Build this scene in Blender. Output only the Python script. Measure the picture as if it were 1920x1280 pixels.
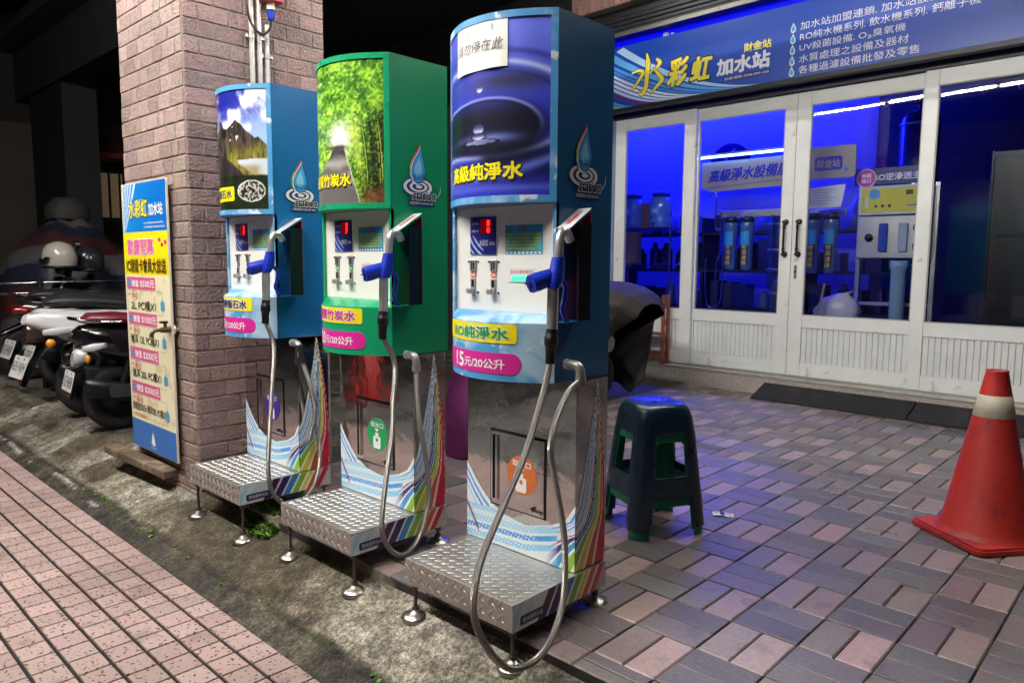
import bpy, bmesh, math, random
import numpy as np
from mathutils import Matrix, Vector, noise
random.seed(7); RNG = np.random.default_rng(5)
R = math.radians
sc = bpy.context.scene
C = sc.collection
for o in list(bpy.data.objects): bpy.data.objects.remove(o)

# ------------------------------------------------------------------ camera, world, exposure
cam = bpy.data.cameras.new('camera'); cam.lens = 25.696; cam.sensor_width = 36; cam.clip_end = 200; cam.clip_start = .05
co = bpy.data.objects.new('camera', cam); C.objects.link(co)
co.matrix_world = Matrix(((0.727055, -0.078815, 0.682041, 0), (0.686551, 0.074346, -0.723271, 0),
                          (0.006298, 0.994113, 0.108164, 1.1078), (0, 0, 0, 1)))
sc.camera = co
wd = bpy.data.worlds.new('World'); sc.world = wd; wd.use_nodes = True
nt = wd.node_tree; bg = nt.nodes['Background']
sky = nt.nodes.new('ShaderNodeTexSky'); sky.sky_type = 'NISHITA'; sky.sun_disc = False
sky.sun_elevation = R(-6); sky.sun_rotation = R(200)
nt.links.new(sky.outputs[0], bg.inputs[0]); bg.inputs[1].default_value = .06
sc.view_settings.view_transform = 'Standard'; sc.view_settings.look = 'None'
sc.view_settings.exposure = 0.0; sc.view_settings.gamma = 1
sc.cycles.use_denoising = True
sc.cycles.max_bounces = 8; sc.cycles.sample_clamp_indirect = 6
TUBE_ROW1, TUBE_ROW2, LED_E, ARCADE = 620.0, 150.0, 45.0, 135.0

# ------------------------------------------------------------------ helpers
def lin(c):
    if isinstance(c, str):
        c = [int(c[i:i + 2], 16) / 255 for i in (0, 2, 4)]
    return tuple((x / 12.92 if x <= .04045 else ((x + .055) / 1.055) ** 2.4) for x in c[:3])
_m = {}
def mat(name, col='808080', rough=.5, metal=0., var=None, bump=None, coat=0., emit=None, wear=None, attr=False, spec=.5, aniso=None):
    """var=(scale, amount)  bump=(scale, strength)  wear=(colour, scale, threshold, softness)"""
    if name in _m: return _m[name]
    m = bpy.data.materials.new(name); m.use_nodes = True; n = m.node_tree.nodes; l = m.node_tree.links
    b = n['Principled BSDF']; c = lin(col)
    b.inputs['Roughness'].default_value = rough; b.inputs['Metallic'].default_value = metal
    b.inputs['Coat Weight'].default_value = coat; b.inputs['Coat Roughness'].default_value = .08
    b.inputs['Specular IOR Level'].default_value = spec
    tc = n.new('ShaderNodeTexCoord'); src = None
    if attr:
        a = n.new('ShaderNodeVertexColor'); a.layer_name = 'Col'; src = a.outputs[0]
    else:
        rgb = n.new('ShaderNodeRGB'); rgb.outputs[0].default_value = (*c, 1); src = rgb.outputs[0]
    def tex(scale, detail=5, dist=0.):
        t = n.new('ShaderNodeTexNoise'); t.inputs['Scale'].default_value = scale
        t.inputs['Detail'].default_value = detail; t.inputs['Distortion'].default_value = dist
        l.new(tc.outputs['Object'], t.inputs['Vector']); return t
    if wear:
        for wc, ws, th, sf in (wear if isinstance(wear, list) else [wear]):
            t = tex(ws, 8, .6); mr = n.new('ShaderNodeMapRange')
            mr.inputs[1].default_value = th; mr.inputs[2].default_value = th + sf
            l.new(t.outputs[0], mr.inputs[0])
            mx = n.new('ShaderNodeMix'); mx.data_type = 'RGBA'
            l.new(mr.outputs[0], mx.inputs[0]); l.new(src, mx.inputs[6]); mx.inputs[7].default_value = (*lin(wc), 1); src = mx.outputs[2]
    if var:
        t = tex(var[0]); mr = n.new('ShaderNodeMapRange')
        mr.inputs[1].default_value = .3; mr.inputs[2].default_value = .7
        mr.inputs[3].default_value = 1 - var[1]; mr.inputs[4].default_value = 1 + var[1]
        l.new(t.outputs[0], mr.inputs[0])
        mx = n.new('ShaderNodeMix'); mx.data_type = 'RGBA'; mx.blend_type = 'MULTIPLY'; mx.inputs[0].default_value = 1
        l.new(src, mx.inputs[6]); l.new(mr.outputs[0], mx.inputs[7]); src = mx.outputs[2]
        rr = n.new('ShaderNodeMapRange'); rr.inputs[3].default_value = max(0, rough - .08); rr.inputs[4].default_value = min(1, rough + .1)
        l.new(t.outputs[0], rr.inputs[0]); l.new(rr.outputs[0], b.inputs['Roughness'])
    l.new(src, b.inputs['Base Color'])
    if emit:
        b.inputs['Emission Color'].default_value = (*lin(emit[0]), 1); b.inputs['Emission Strength'].default_value = emit[1]
    if bump:
        t = tex(bump[0], 6); bp = n.new('ShaderNodeBump'); bp.inputs['Strength'].default_value = bump[1]
        bp.inputs['Distance'].default_value = bump[2] if len(bump) > 2 else .01
        l.new(t.outputs[0], bp.inputs['Height']); l.new(bp.outputs[0], b.inputs['Normal'])
    _m[name] = m; return m

def tag(o, label=None, cat=None, group=None, kind=None):
    if label: o['label'] = label
    if cat: o['category'] = cat
    if group: o['group'] = group
    if kind: o['kind'] = kind
    return o
def empty(name, loc, label, cat, group=None, rz=0.):
    o = bpy.data.objects.new(name, None); C.objects.link(o); o.location = loc; o.rotation_euler = (0, 0, rz)
    o.empty_display_size = .1
    return tag(o, label, cat, group)

_tc = {}
def glyphs(s, off=0., shear=0.):
    k = (s, off, shear)
    if k not in _tc:
        c = bpy.data.curves.new('t', 'FONT'); c.body = s; c.size = 1; c.offset = off; c.shear = shear; c.resolution_u = 3
        o = bpy.data.objects.new('t', c); C.objects.link(o)
        dg = bpy.context.evaluated_depsgraph_get(); me = bpy.data.meshes.new_from_object(o.evaluated_get(dg))
        v = np.array([(p.co.x, p.co.y) for p in me.vertices]); f = [tuple(p.vertices) for p in me.polygons]
        bpy.data.objects.remove(o); bpy.data.curves.remove(c); bpy.data.meshes.remove(me)
        _tc[k] = (v, f)
    return _tc[k]

class MB:
    def __init__(s): s.v = []; s.f = []; s.mi = []; s.sm = []; s.cm = 0; s.T = None; s.col = None; s.uv = {}; s.smooth = False; s.mats = []
    def use(s, m):
        if not s.mats and s.f: s.mats.append(None)
        if m not in s.mats: s.mats.append(m)
        s.cm = s.mats.index(m); return s
    def add(s, vs, fs, smooth=None):
        o = len(s.v)
        s.v += [tuple(s.T @ Vector(p)) for p in vs] if s.T is not None else [tuple(p) for p in vs]
        for f in fs: s.f.append(tuple(i + o for i in f)); s.mi.append(s.cm); s.sm.append(s.smooth if smooth is None else smooth)
        return o
    def box(s, x0, x1, y0, y1, z0, z1, bev=0.):
        if bev <= 0:
            s.add([(x0, y0, z0), (x1, y0, z0), (x1, y1, z0), (x0, y1, z0), (x0, y0, z1), (x1, y0, z1), (x1, y1, z1), (x0, y1, z1)],
                  [(3, 2, 1, 0), (4, 5, 6, 7), (0, 1, 5, 4), (1, 2, 6, 5), (2, 3, 7, 6), (3, 0, 4, 7)], False)
        else:
            bm = bmesh.new(); bmesh.ops.create_cube(bm, size=1)
            for v in bm.verts: v.co = ((x0 + x1) / 2 + v.co.x * (x1 - x0), (y0 + y1) / 2 + v.co.y * (y1 - y0), (z0 + z1) / 2 + v.co.z * (z1 - z0))
            bmesh.ops.bevel(bm, geom=bm.edges[:], offset=bev, segments=2, profile=.5, affect='EDGES')
            s.bm(bm)
        return s
    def bm(s, bm, smooth=False):
        bm.verts.index_update(); s.add([v.co[:] for v in bm.verts], [tuple(v.index for v in f.verts) for f in bm.faces], smooth); bm.free()
    def prism(s, poly, d0, d1, axis='z', smooth=False):
        """poly: 2-d outline, extruded along axis"""
        n = len(poly)
        def P(a, b, d): return {'z': (a, b, d), 'y': (a, d, b), 'x': (d, a, b)}[axis]
        vs = [P(a, b, d0) for a, b in poly] + [P(a, b, d1) for a, b in poly]
        s.add(vs, [tuple(range(n))[::-1], tuple(range(n, 2 * n))], False)
        s.add(vs, [(i, (i + 1) % n, n + (i + 1) % n, n + i) for i in range(n)], smooth); return s
    def poly(s, pts): s.add(pts, [tuple(range(len(pts)))], False); return s
    def tube(s, pts, r, n=10, uvs=False, cap=True):
        pts = [Vector(p) for p in pts]; rs = r if isinstance(r, (list, tuple)) else [r] * len(pts)
        vs = []; fs = []; t0 = (pts[1] - pts[0]).normalized()
        a = Vector((0, 0, 1)) if abs(t0.z) < .9 else Vector((1, 0, 0)); nn = t0.cross(a).normalized(); L = 0; Ls = []
        for i, p in enumerate(pts):
            t = (pts[min(i + 1, len(pts) - 1)] - pts[max(i - 1, 0)]).normalized()
            nn = (nn - t * nn.dot(t)).normalized(); b = t.cross(nn)
            if i: L += (p - pts[i - 1]).length
            Ls.append(L)
            for k in range(n):
                q = 2 * math.pi * k / n; vs.append(p + (nn * math.cos(q) + b * math.sin(q)) * rs[i])
        for i in range(len(pts) - 1):
            for k in range(n): fs.append((i * n + k, i * n + (k + 1) % n, (i + 1) * n + (k + 1) % n, (i + 1) * n + k))
        f0 = len(s.f); s.add(vs, fs, True)
        if uvs:
            for i in range(len(pts) - 1):
                for k in range(n):
                    s.uv[f0 + i * n + k] = [(k / n, Ls[i]), ((k + 1) / n, Ls[i]), ((k + 1) / n, Ls[i + 1]), (k / n, Ls[i + 1])]
        if cap: s.add(vs[:n], [tuple(range(n))[::-1]], False); s.add(vs[-n:], [tuple(range(n))], False)
        return s
    def cyl(s, p0, p1, r0, r1=None, n=20): return s.tube([p0, p1], [r0, r0 if r1 is None else r1], n)
    def lathe(s, prof, c=(0, 0, 0), n=28, axis='z', a0=0, closed=True):
        vs = []; fs = []; k = len(prof)
        for j in range(n):
            q = a0 + 2 * math.pi * j / n; cs, sn = math.cos(q), math.sin(q)
            for r, h in prof:
                p = (r * cs, r * sn, h) if axis == 'z' else ((h, r * cs, r * sn) if axis == 'x' else (r * cs, h, r * sn))
                vs.append((c[0] + p[0], c[1] + p[1], c[2] + p[2]))
        for j in range(n):
            for i in range(k - 1): fs.append((j * k + i, ((j + 1) % n) * k + i, ((j + 1) % n) * k + i + 1, j * k + i + 1))
        s.add(vs, fs, True); return s
    def loft(s, secs, n=20, power=2.4, cap=True):
        """secs: (centre, half width vector, half height vector [, power])"""
        vs = []; fs = []
        for sec in secs:
            c, w, h = Vector(sec[0]), Vector(sec[1]), Vector(sec[2]); pw = sec[3] if len(sec) > 3 else power
            for k in range(n):
                q = 2 * math.pi * k / n; cs, sn = math.cos(q), math.sin(q)
                vs.append(c + w * (math.copysign(abs(cs) ** (2 / pw), cs)) + h * (math.copysign(abs(sn) ** (2 / pw), sn)))
        for i in range(len(secs) - 1):
            for k in range(n): fs.append((i * n + k, i * n + (k + 1) % n, (i + 1) * n + (k + 1) % n, (i + 1) * n + k))
        s.add(vs, fs, True)
        if cap: s.add(vs[:n], [tuple(range(n))[::-1]], False); s.add(vs[-n:], [tuple(range(n))], False)
        return s
    def surf(s, nu, nv, fn, keep=None, colfn=None):
        """grid surface from fn(u,v)->xyz; keep(u,v)->bool drops cells; colfn(U,V)->rgb arrays (sRGB)"""
        U, V = np.meshgrid(np.linspace(0, 1, nu + 1), np.linspace(0, 1, nv + 1), indexing='ij')
        vs = [fn(u, v) for u, v in zip(U.ravel(), V.ravel())]; fs = []
        K = keep((U[:-1, :-1] + U[1:, 1:]) / 2, (V[:-1, :-1] + V[1:, 1:]) / 2) if keep else None
        for i in range(nu):
            for j in range(nv):
                if K is None or K[i, j]: fs.append((i * (nv + 1) + j, (i + 1) * (nv + 1) + j, (i + 1) * (nv + 1) + j + 1, i * (nv + 1) + j + 1))
        o = s.add(vs, fs, True)
        if colfn is not None:
            c = np.clip(np.stack(colfn(U, V), -1).reshape(-1, 3), 0, 1); c = np.where(c <= .04045, c / 12.92, ((c + .055) / 1.055) ** 2.4)
            if s.col is None: s.col = {}
            s.col[o] = c
        return s
    def text(s, t, box, fn, off=.0, shear=0., fine=None):
        """glyphs of t fitted into box (u0,u1,v0,v1) and mapped by fn(u,v)->xyz"""
        if off >= .02:                                     # heavier weight: shifted copies, each a hair proud of the last
            k = off * (box[3] - box[2]); i = 0
            for du, dv in ((-1, -1), (1, -1), (1, 1), (-1, 1)) if off < .045 else ((-1, 0), (0, -1), (1, 0), (0, 1), (-.7, -.7), (.7, -.7), (.7, .7), (-.7, .7)):
                a0, b0 = (box[0] + box[1]) / 2, (box[2] + box[3]) / 2; p = Vector(fn(a0, b0)); n = (Vector(fn(a0 + .002, b0)) - p).cross(Vector(fn(a0, b0 + .002)) - p).normalized() * 2.5e-5 * (i + 1); i += 1
                s.text(t, (box[0] + du * k, box[1] + du * k, box[2] + dv * k, box[3] + dv * k), lambda a, b, n=n: tuple(Vector(fn(a, b)) + n), 0., shear, fine)
        v, f = glyphs(t, 0., shear); lo = v.min(0); hi = v.max(0); q = (v - lo) / np.maximum(hi - lo, 1e-6)
        u = box[0] + q[:, 0] * (box[1] - box[0]); w = box[2] + q[:, 1] * (box[3] - box[2])
        if fine:
            bm = bmesh.new(); vv = [bm.verts.new((a, b, 0)) for a, b in zip(u, w)]
            for fc in f:
                try: bm.faces.new([vv[i] for i in fc])
                except ValueError: pass
            bmesh.ops.triangulate(bm, faces=bm.faces[:])
            for _ in range(3):
                es = [e for e in bm.edges if e.calc_length() > fine]
                if not es: break
                bmesh.ops.subdivide_edges(bm, edges=es, cuts=1)
                bmesh.ops.triangulate(bm, faces=bm.faces[:])
            bm.verts.index_update()
            u = [x.co.x for x in bm.verts]; w = [x.co.y for x in bm.verts]; f = [tuple(x.index for x in fc.verts) for fc in bm.faces]; bm.free()
        s.add([fn(a, b) for a, b in zip(u, w)], f, False); return s
    def build(s, name, m=None, parent=None, label=None, recalc=False):
        me = bpy.data.meshes.new(name); me.from_pydata(s.v, [], s.f)
        for x in (s.mats or [m]): me.materials.append(x or m)
        me.polygons.foreach_set('material_index', s.mi); me.polygons.foreach_set('use_smooth', s.sm)
        if s.col:
            a = me.color_attributes.new('Col', 'FLOAT_COLOR', 'POINT'); arr = np.ones((len(s.v), 4), np.float32)
            for o, c in s.col.items(): arr[o:o + len(c), :3] = c
            a.data.foreach_set('color', arr.ravel())
        if s.uv:
            u = me.uv_layers.new(name='UVMap')
            for fi, uvs in s.uv.items():
                for li, w in zip(me.polygons[fi].loop_indices, uvs): u.data[li].uv = w
        if recalc:
            bm = bmesh.new(); bm.from_mesh(me); bmesh.ops.recalc_face_normals(bm, faces=bm.faces); bm.to_mesh(me); bm.free()
        me.update(); o = bpy.data.objects.new(name, me); C.objects.link(o)
        if parent: o.parent = parent
        if label: o['label'] = label
        return o
def plane(o, u, v, n=(0, 0, 0), d=0.):
    o, u, v, n = Vector(o), Vector(u), Vector(v), Vector(n)
    return lambda a, b: tuple(o + u * a + v * b + n * d)
def rrect(x0, x1, y0, y1, r, n=6):
    out = []
    for cx, cy, a in ((x1 - r, y1 - r, 0), (x0 + r, y1 - r, 90), (x0 + r, y0 + r, 180), (x1 - r, y0 + r, 270)):
        for k in range(n + 1):
            q = R(a + 90 * k / n); out.append((cx + r * math.cos(q), cy + r * math.sin(q)))
    return out
def ell(cx, cy, rx, ry, n=32, a0=0, a1=360):
    return [(cx + rx * math.cos(R(a0 + (a1 - a0) * k / n)), cy + ry * math.sin(R(a0 + (a1 - a0) * k / n))) for k in range(n if a1 - a0 == 360 else n + 1)]
def flat(mb, pts, fn): mb.poly([fn(a, b) for a, b in pts])
def band(mb, outer, inner, fn):
    n = len(outer); mb.add([fn(*p) for p in outer] + [fn(*p) for p in inner], [(i, (i + 1) % n, n + (i + 1) % n, n + i) for i in range(n)], False)
def stroke(mb, pts, w, fn):
    """flat ribbon of width w (number or per-point list) along pts"""
    ws = w if isinstance(w, list) else [w] * len(pts); a = []; b = []
    for i, p in enumerate(pts):
        q = np.array(pts[min(i + 1, len(pts) - 1)]) - np.array(pts[max(i - 1, 0)]); q = q / (np.hypot(*q) + 1e-9); nrm = np.array((-q[1], q[0])) * ws[i] / 2
        a.append(tuple(np.array(p) + nrm)); b.append(tuple(np.array(p) - nrm))
    n = len(pts); mb.add([fn(*p) for p in a] + [fn(*p) for p in b], [(i, i + 1, n + i + 1, n + i) for i in range(n - 1)], False)
def spline(ps, n=8):
    ps = [np.array(p, float) for p in ps]; P = [2 * ps[0] - ps[1]] + ps + [2 * ps[-1] - ps[-2]]; out = []
    for i in range(1, len(P) - 2):
        for k in range(n):
            t = k / n; out.append(.5 * (2 * P[i] + (P[i + 1] - P[i - 1]) * t + (2 * P[i - 1] - 5 * P[i] + 4 * P[i + 1] - P[i + 2]) * t * t + (3 * P[i] - P[i - 1] - 3 * P[i + 1] + P[i + 2]) * t ** 3))
    return [tuple(q) for q in out] + [tuple(ps[-1])]
def vnoise(U, V, s, seed=0):
    g = np.random.default_rng(seed).random((64, 64)); x = U * s; y = V * s; xi = np.floor(x).astype(int); yi = np.floor(y).astype(int); fx = x - xi; fy = y - yi
    fx = fx * fx * (3 - 2 * fx); fy = fy * fy * (3 - 2 * fy); G = lambda a, b: g[a % 64, b % 64]
    return (G(xi, yi) * (1 - fx) + G(xi + 1, yi) * fx) * (1 - fy) + (G(xi, yi + 1) * (1 - fx) + G(xi + 1, yi + 1) * fx) * fy
def fbm(U, V, s, seed=0, o=5): return sum(vnoise(U, V, s * 2 ** k, seed + k) / 2 ** (k + 1) for k in range(o)) / (1 - 1 / 2 ** o)
def mixc(a, b, t): return [a[i] + (b[i] - a[i]) * t for i in range(3)]
def sstep(a, b, x): t = np.clip((x - a) / (b - a), 0, 1); return t * t * (3 - 2 * t)

# ------------------------------------------------------------------ materials
M_white = mat('white_paint', 'd6d9d8', .38, var=(6, .05), wear=('a9a79c', 9, .64, .12))
M_whitepanel = mat('white_enamel', 'e6e6e0', .3, var=(5, .03), wear=('cdbfae', 7, .68, .15), coat=.2)
M_white_txt = mat('white_vinyl', 'f0f0f0', .45)
M_steel = mat('polished_steel', 'c6c5c4', .06, 1., bump=(3.2, .13, .03))
M_satin = mat('satin_steel', 'b2b2b0', .38, .65, var=(30, .1))
M_steel2 = mat('brushed_steel', 'b9b9b6', .32, .9, var=(8, .04))
M_chequer = mat('chequer_plate', 'c0bdb8', .38, .85, var=(9, .12), bump=(60, .08))
M_chrome = mat('chrome', 'd8d8d8', .1, 1.)
M_dark = mat('black_plastic', '101113', .35, var=(20, .2))
M_rubber = mat('black_rubber', '17171b', .75, var=(12, .25), bump=(120, .35), wear=('35343a', 5, .58, .2))
M_glossblk = mat('gloss_black', '08090b', .12, coat=.6)
M_bluepl = mat('blue_plastic', '0f2fae', .32, var=(30, .1))
M_yellow = mat('yellow_vinyl', 'f2e21c', .35)
M_pink = mat('magenta_vinyl', 'd62c97', .35, wear=('f0b8dc', 60, .72, .04))
M_navy = mat('navy_vinyl', '1c1f66', .4)
M_cyan = mat('cyan_vinyl', '2f9fe0', .4)
M_green = mat('green_vinyl', '1d9a55', .4)
M_mag_txt = mat('magenta_ink', 'c02a8e', .4)
M_black_ink = mat('black_ink', '0a0a0c', .5)
M_red = mat('red_vinyl', 'd02638', .4)
M_col = mat('printed_film', rough=.34, attr=True, coat=.12)
M_colm = mat('printed_vinyl', rough=.3, attr=True, coat=.2)

# ------------------------------------------------------------------ the setting
def tile(mb, u0, u1, v0, v1, h, ch, fn, rgb=None):
    vs = [fn(u, v, 0) for u, v in ((u0, v0), (u1, v0), (u1, v1), (u0, v1))] + \
         [fn(u, v, h - ch) for u, v in ((u0, v0), (u1, v0), (u1, v1), (u0, v1))] + \
         [fn(u, v, h) for u, v in ((u0 + ch, v0 + ch), (u1 - ch, v0 + ch), (u1 - ch, v1 - ch), (u0 + ch, v1 - ch))]
    fs = [(8, 9, 10, 11)]
    for a in (0, 4):
        for i in range(4): fs.append((a + i, a + (i + 1) % 4, a + 4 + (i + 1) % 4, a + 4 + i))
    o = mb.add(vs, fs, False)
    if rgb is not None:
        if mb.col is None: mb.col = {}
        mb.col[o] = np.tile(np.array(lin(rgb)), (12, 1))
def jit(rgb, a): k = 1 + random.uniform(-a, a); return [min(1, max(0, c / 255 * k + random.uniform(-a, a) * .12)) for c in rgb]

# tiled sidewalk: a slab with pink tiles set in dark grout
M_grout = mat('dark_grout', '0d0807', .85, var=(30, .2))
def tile_mat(name, pits, rough, bump, stretch=None):
    m = mat(name, rough=rough, attr=True, bump=bump); n = m.node_tree.nodes; l = m.node_tree.links; b = n['Principled BSDF']
    src = b.inputs['Base Color'].links[0].from_socket; tc = [x for x in n if x.type == 'TEX_COORD'][0]
    mp = n.new('ShaderNodeMapping'); l.new(tc.outputs['Object'], mp.inputs[0])
    if stretch: mp.inputs['Scale'].default_value = stretch
    t = n.new('ShaderNodeTexNoise'); t.inputs['Scale'].default_value = pits[0]; t.inputs['Detail'].default_value = pits[1]; l.new(mp.outputs[0], t.inputs['Vector'])
    r = n.new('ShaderNodeMapRange'); r.inputs[1].default_value = pits[2]; r.inputs[2].default_value = pits[2] + pits[3]; r.inputs[3].default_value = 1; r.inputs[4].default_value = pits[4]
    l.new(t.outputs[0], r.inputs[0])
    t2 = n.new('ShaderNodeTexNoise'); t2.inputs['Scale'].default_value = 1.3; t2.inputs['Detail'].default_value = 7; l.new(tc.outputs['Object'], t2.inputs['Vector'])
    r2 = n.new('ShaderNodeMapRange'); r2.inputs[1].default_value = .3; r2.inputs[2].default_value = .7; r2.inputs[3].default_value = .78; r2.inputs[4].default_value = 1.12; l.new(t2.outputs[0], r2.inputs[0])
    t3 = n.new('ShaderNodeTexNoise'); t3.inputs['Scale'].default_value = 6.5; t3.inputs['Detail'].default_value = 4; l.new(tc.outputs['Object'], t3.inputs['Vector'])
    r3 = n.new('ShaderNodeMapRange'); r3.inputs[1].default_value = .60; r3.inputs[2].default_value = .68; r3.inputs[3].default_value = 1; r3.inputs[4].default_value = .74; l.new(t3.outputs[0], r3.inputs[0])
    mu0 = n.new('ShaderNodeMath'); mu0.operation = 'MULTIPLY'; l.new(r.outputs[0], mu0.inputs[0]); l.new(r3.outputs[0], mu0.inputs[1])
    mu = n.new('ShaderNodeMath'); mu.operation = 'MULTIPLY'; l.new(mu0.outputs[0], mu.inputs[0]); l.new(r2.outputs[0], mu.inputs[1])
    mx = n.new('ShaderNodeMix'); mx.data_type = 'RGBA'; mx.blend_type = 'MULTIPLY'; mx.inputs[0].default_value = 1
    l.new(src, mx.inputs[6]); l.new(mu.outputs[0], mx.inputs[7]); l.new(mx.outputs[2], b.inputs['Base Color'])
    rr = n.new('ShaderNodeMapRange'); rr.inputs[1].default_value = .35; rr.inputs[2].default_value = .65; rr.inputs[3].default_value = rough - .1; rr.inputs[4].default_value = rough + .16
    l.new(t2.outputs[0], rr.inputs[0]); l.new(rr.outputs[0], b.inputs['Roughness'])
    return m
M_swtile = tile_mat('pitted_pink_tile', (80, 1, .638, .02, .10), .5, (70, .25))
M_paver = tile_mat('paver', (60, 6, .42, .3, .78), .34, (55, .3), (1, 1, 1))
M_brick = tile_mat('split_face_tile', (80, 4, .44, .22, .74), .62, (95, .8, .014))

mb = MB(); mb.box(-14, 3, .22, 1.118, -.4, -.156); tag(mb.build('sidewalk_base', M_grout), kind='structure')
mb = MB()
x = -9.02
nx = int((9.02 + .8) / .1036)
for i in range(nx):
    for j in range(9):
        x0 = -9.02 + i * .1036; y1 = 1.116 - j * .1
        tile(mb, x0 + .0035, x0 + .0998, y1 - .0885, y1, .012, .0012, lambda u, v, d: (u, v, -.162 + d + .003 * math.sin(u * 1.7) * math.sin(v * 2.1)), jit((168, 145, 140), .06))
tag(mb.build('sidewalk', M_swtile), kind='structure')

# concrete apron between sidewalk and paving; continues as the arcade floor on the left
PY = [(1.119, -.185), (1.17, -.172), (1.22, -.15), (1.25, -.142), (1.3, -.118), (1.45, -.068), (1.52, -.035), (1.6, -.008), (1.8, .004), (9, .01)]
def gz(y): return float(np.interp(y, [a for a, b in PY], [b for a, b in PY]))
def gx(X, Y):
    z = gz(Y) + .006 * (noise.noise((X * 3, Y * 3, 0))) + .004 * noise.noise((X * 11, Y * 11, 3))
    if Y > 1.49 and X > -3.42: z = min(z, -.03 - (.0 if Y < 1.55 else .02))
    return z
xs = np.concatenate([np.linspace(-14, -6.6, 30), np.arange(-6.55, -.8, .0125), np.linspace(-.75, 3, 20)])
ys = np.concatenate([np.arange(1.119, 1.66, .0125), np.linspace(1.7, 9, 28)])
vs = []; fs = []; ny = len(ys)
for a in xs:
    for b_ in ys: vs.append((a, b_, gx(a, b_)))
for i in range(len(xs) - 1):
    for j in range(ny - 1): fs.append((i * ny + j, (i + 1) * ny + j, (i + 1) * ny + j + 1, i * ny + j + 1))
mb = MB(); o = mb.add(vs, fs, True)
XX, YY = np.meshgrid(xs, ys, indexing='ij')
n1 = fbm(XX + 20, YY + 3, 1.6, 3); n2 = fbm(XX + 20, YY + 3, 6, 9); n3 = fbm(XX + 20, YY + 3, 22, 12)
edge = 1.235 + .05 * (n2 - .5) * 2
gut = 1 - sstep(-.03, .05, YY - edge)                     # damp dirt that has settled along the gutter
crack = np.exp(-((YY - (1.235 + .03 * (n1 - .5))) / .012) ** 2)
base = mixc([.54, .52, .48], [.76, .74, .69], sstep(.3, .7, n2 * .5 + n3 * .5))
base = mixc(base, [.44, .41, .34], sstep(.45, .62, n1) * .7)                         # mossy brown film
base = mixc(base, [.80, .77, .70], sstep(.56, .72, 1 - n1) * (XX < -3.0) * (YY > 1.27) * .8)
base = mixc(base, [.20, .18, .15], gut * np.clip(.86 + .7 * (n3 - .5) - .5 * sstep(.5, .7, n1), 0, 1))
base = mixc(base, [.13, .12, .09], crack * sstep(.3, .55, n3))
base = mixc(base, [.25, .31, .14], crack * sstep(.55, .75, n2) * .8)
pale = np.exp(-((YY - (1.205 + .012 * np.sin(XX * 5))) / .012) ** 2) * sstep(.52, .6, n2) * (XX < -4.05)
base = mixc(base, [.82, .80, .76], pale)
slick = sstep(.56, .62, fbm(XX + 20, YY + 3, 3.5, 31)) * sstep(1.25, 1.3, YY)
base = mixc(base, [.33, .29, .21], slick * .75)
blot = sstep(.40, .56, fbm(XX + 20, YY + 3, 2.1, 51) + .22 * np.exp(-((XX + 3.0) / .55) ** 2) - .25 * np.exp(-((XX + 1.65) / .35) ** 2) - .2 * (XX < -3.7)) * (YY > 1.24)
base = mixc(base, mixc([.20, .17, .11], [.42, .38, .27], n3), blot * .62)                       # brown blotches, denser in front of the far dispenser
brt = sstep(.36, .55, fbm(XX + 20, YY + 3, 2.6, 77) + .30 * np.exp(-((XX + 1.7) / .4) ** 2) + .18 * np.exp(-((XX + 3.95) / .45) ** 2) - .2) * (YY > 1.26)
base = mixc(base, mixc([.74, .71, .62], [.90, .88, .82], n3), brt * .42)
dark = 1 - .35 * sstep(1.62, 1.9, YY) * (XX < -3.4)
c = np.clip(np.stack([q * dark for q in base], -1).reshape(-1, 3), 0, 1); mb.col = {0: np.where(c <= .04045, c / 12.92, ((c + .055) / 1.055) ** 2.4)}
M_conc = tile_mat('stained_concrete', (26, 12, .36, .3, .55), .66, (90, 1., .02))
_n = M_conc.node_tree.nodes; _l = M_conc.node_tree.links; _b = _n['Principled BSDF']; _src = _b.inputs['Base Color'].links[0].from_socket; _tcx = [x for x in _n if x.type == 'TEX_COORD'][0]
for _s, _d, _a, _z, _lo, _hi in ((11, 12, .36, .62, .62, 1.28), (70, 6, .38, .62, .55, 1.4), (190, 2, .36, .64, .6, 1.38)):
    _t = _n.new('ShaderNodeTexNoise'); _t.inputs['Scale'].default_value = _s; _t.inputs['Detail'].default_value = _d; _l.new(_tcx.outputs['Object'], _t.inputs['Vector'])
    _r = _n.new('ShaderNodeMapRange'); _r.inputs[1].default_value = _a; _r.inputs[2].default_value = _z; _r.inputs[3].default_value = _lo; _r.inputs[4].default_value = _hi; _l.new(_t.outputs[0], _r.inputs[0])
    _m2 = _n.new('ShaderNodeMix'); _m2.data_type = 'RGBA'; _m2.blend_type = 'MULTIPLY'; _m2.inputs[0].default_value = 1; _l.new(_src, _m2.inputs[6]); _l.new(_r.outputs[0], _m2.inputs[7]); _src = _m2.outputs[2]
_l.new(_src, _b.inputs['Base Color'])
tag(mb.build('concrete_apron', M_conc), kind='structure')

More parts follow.
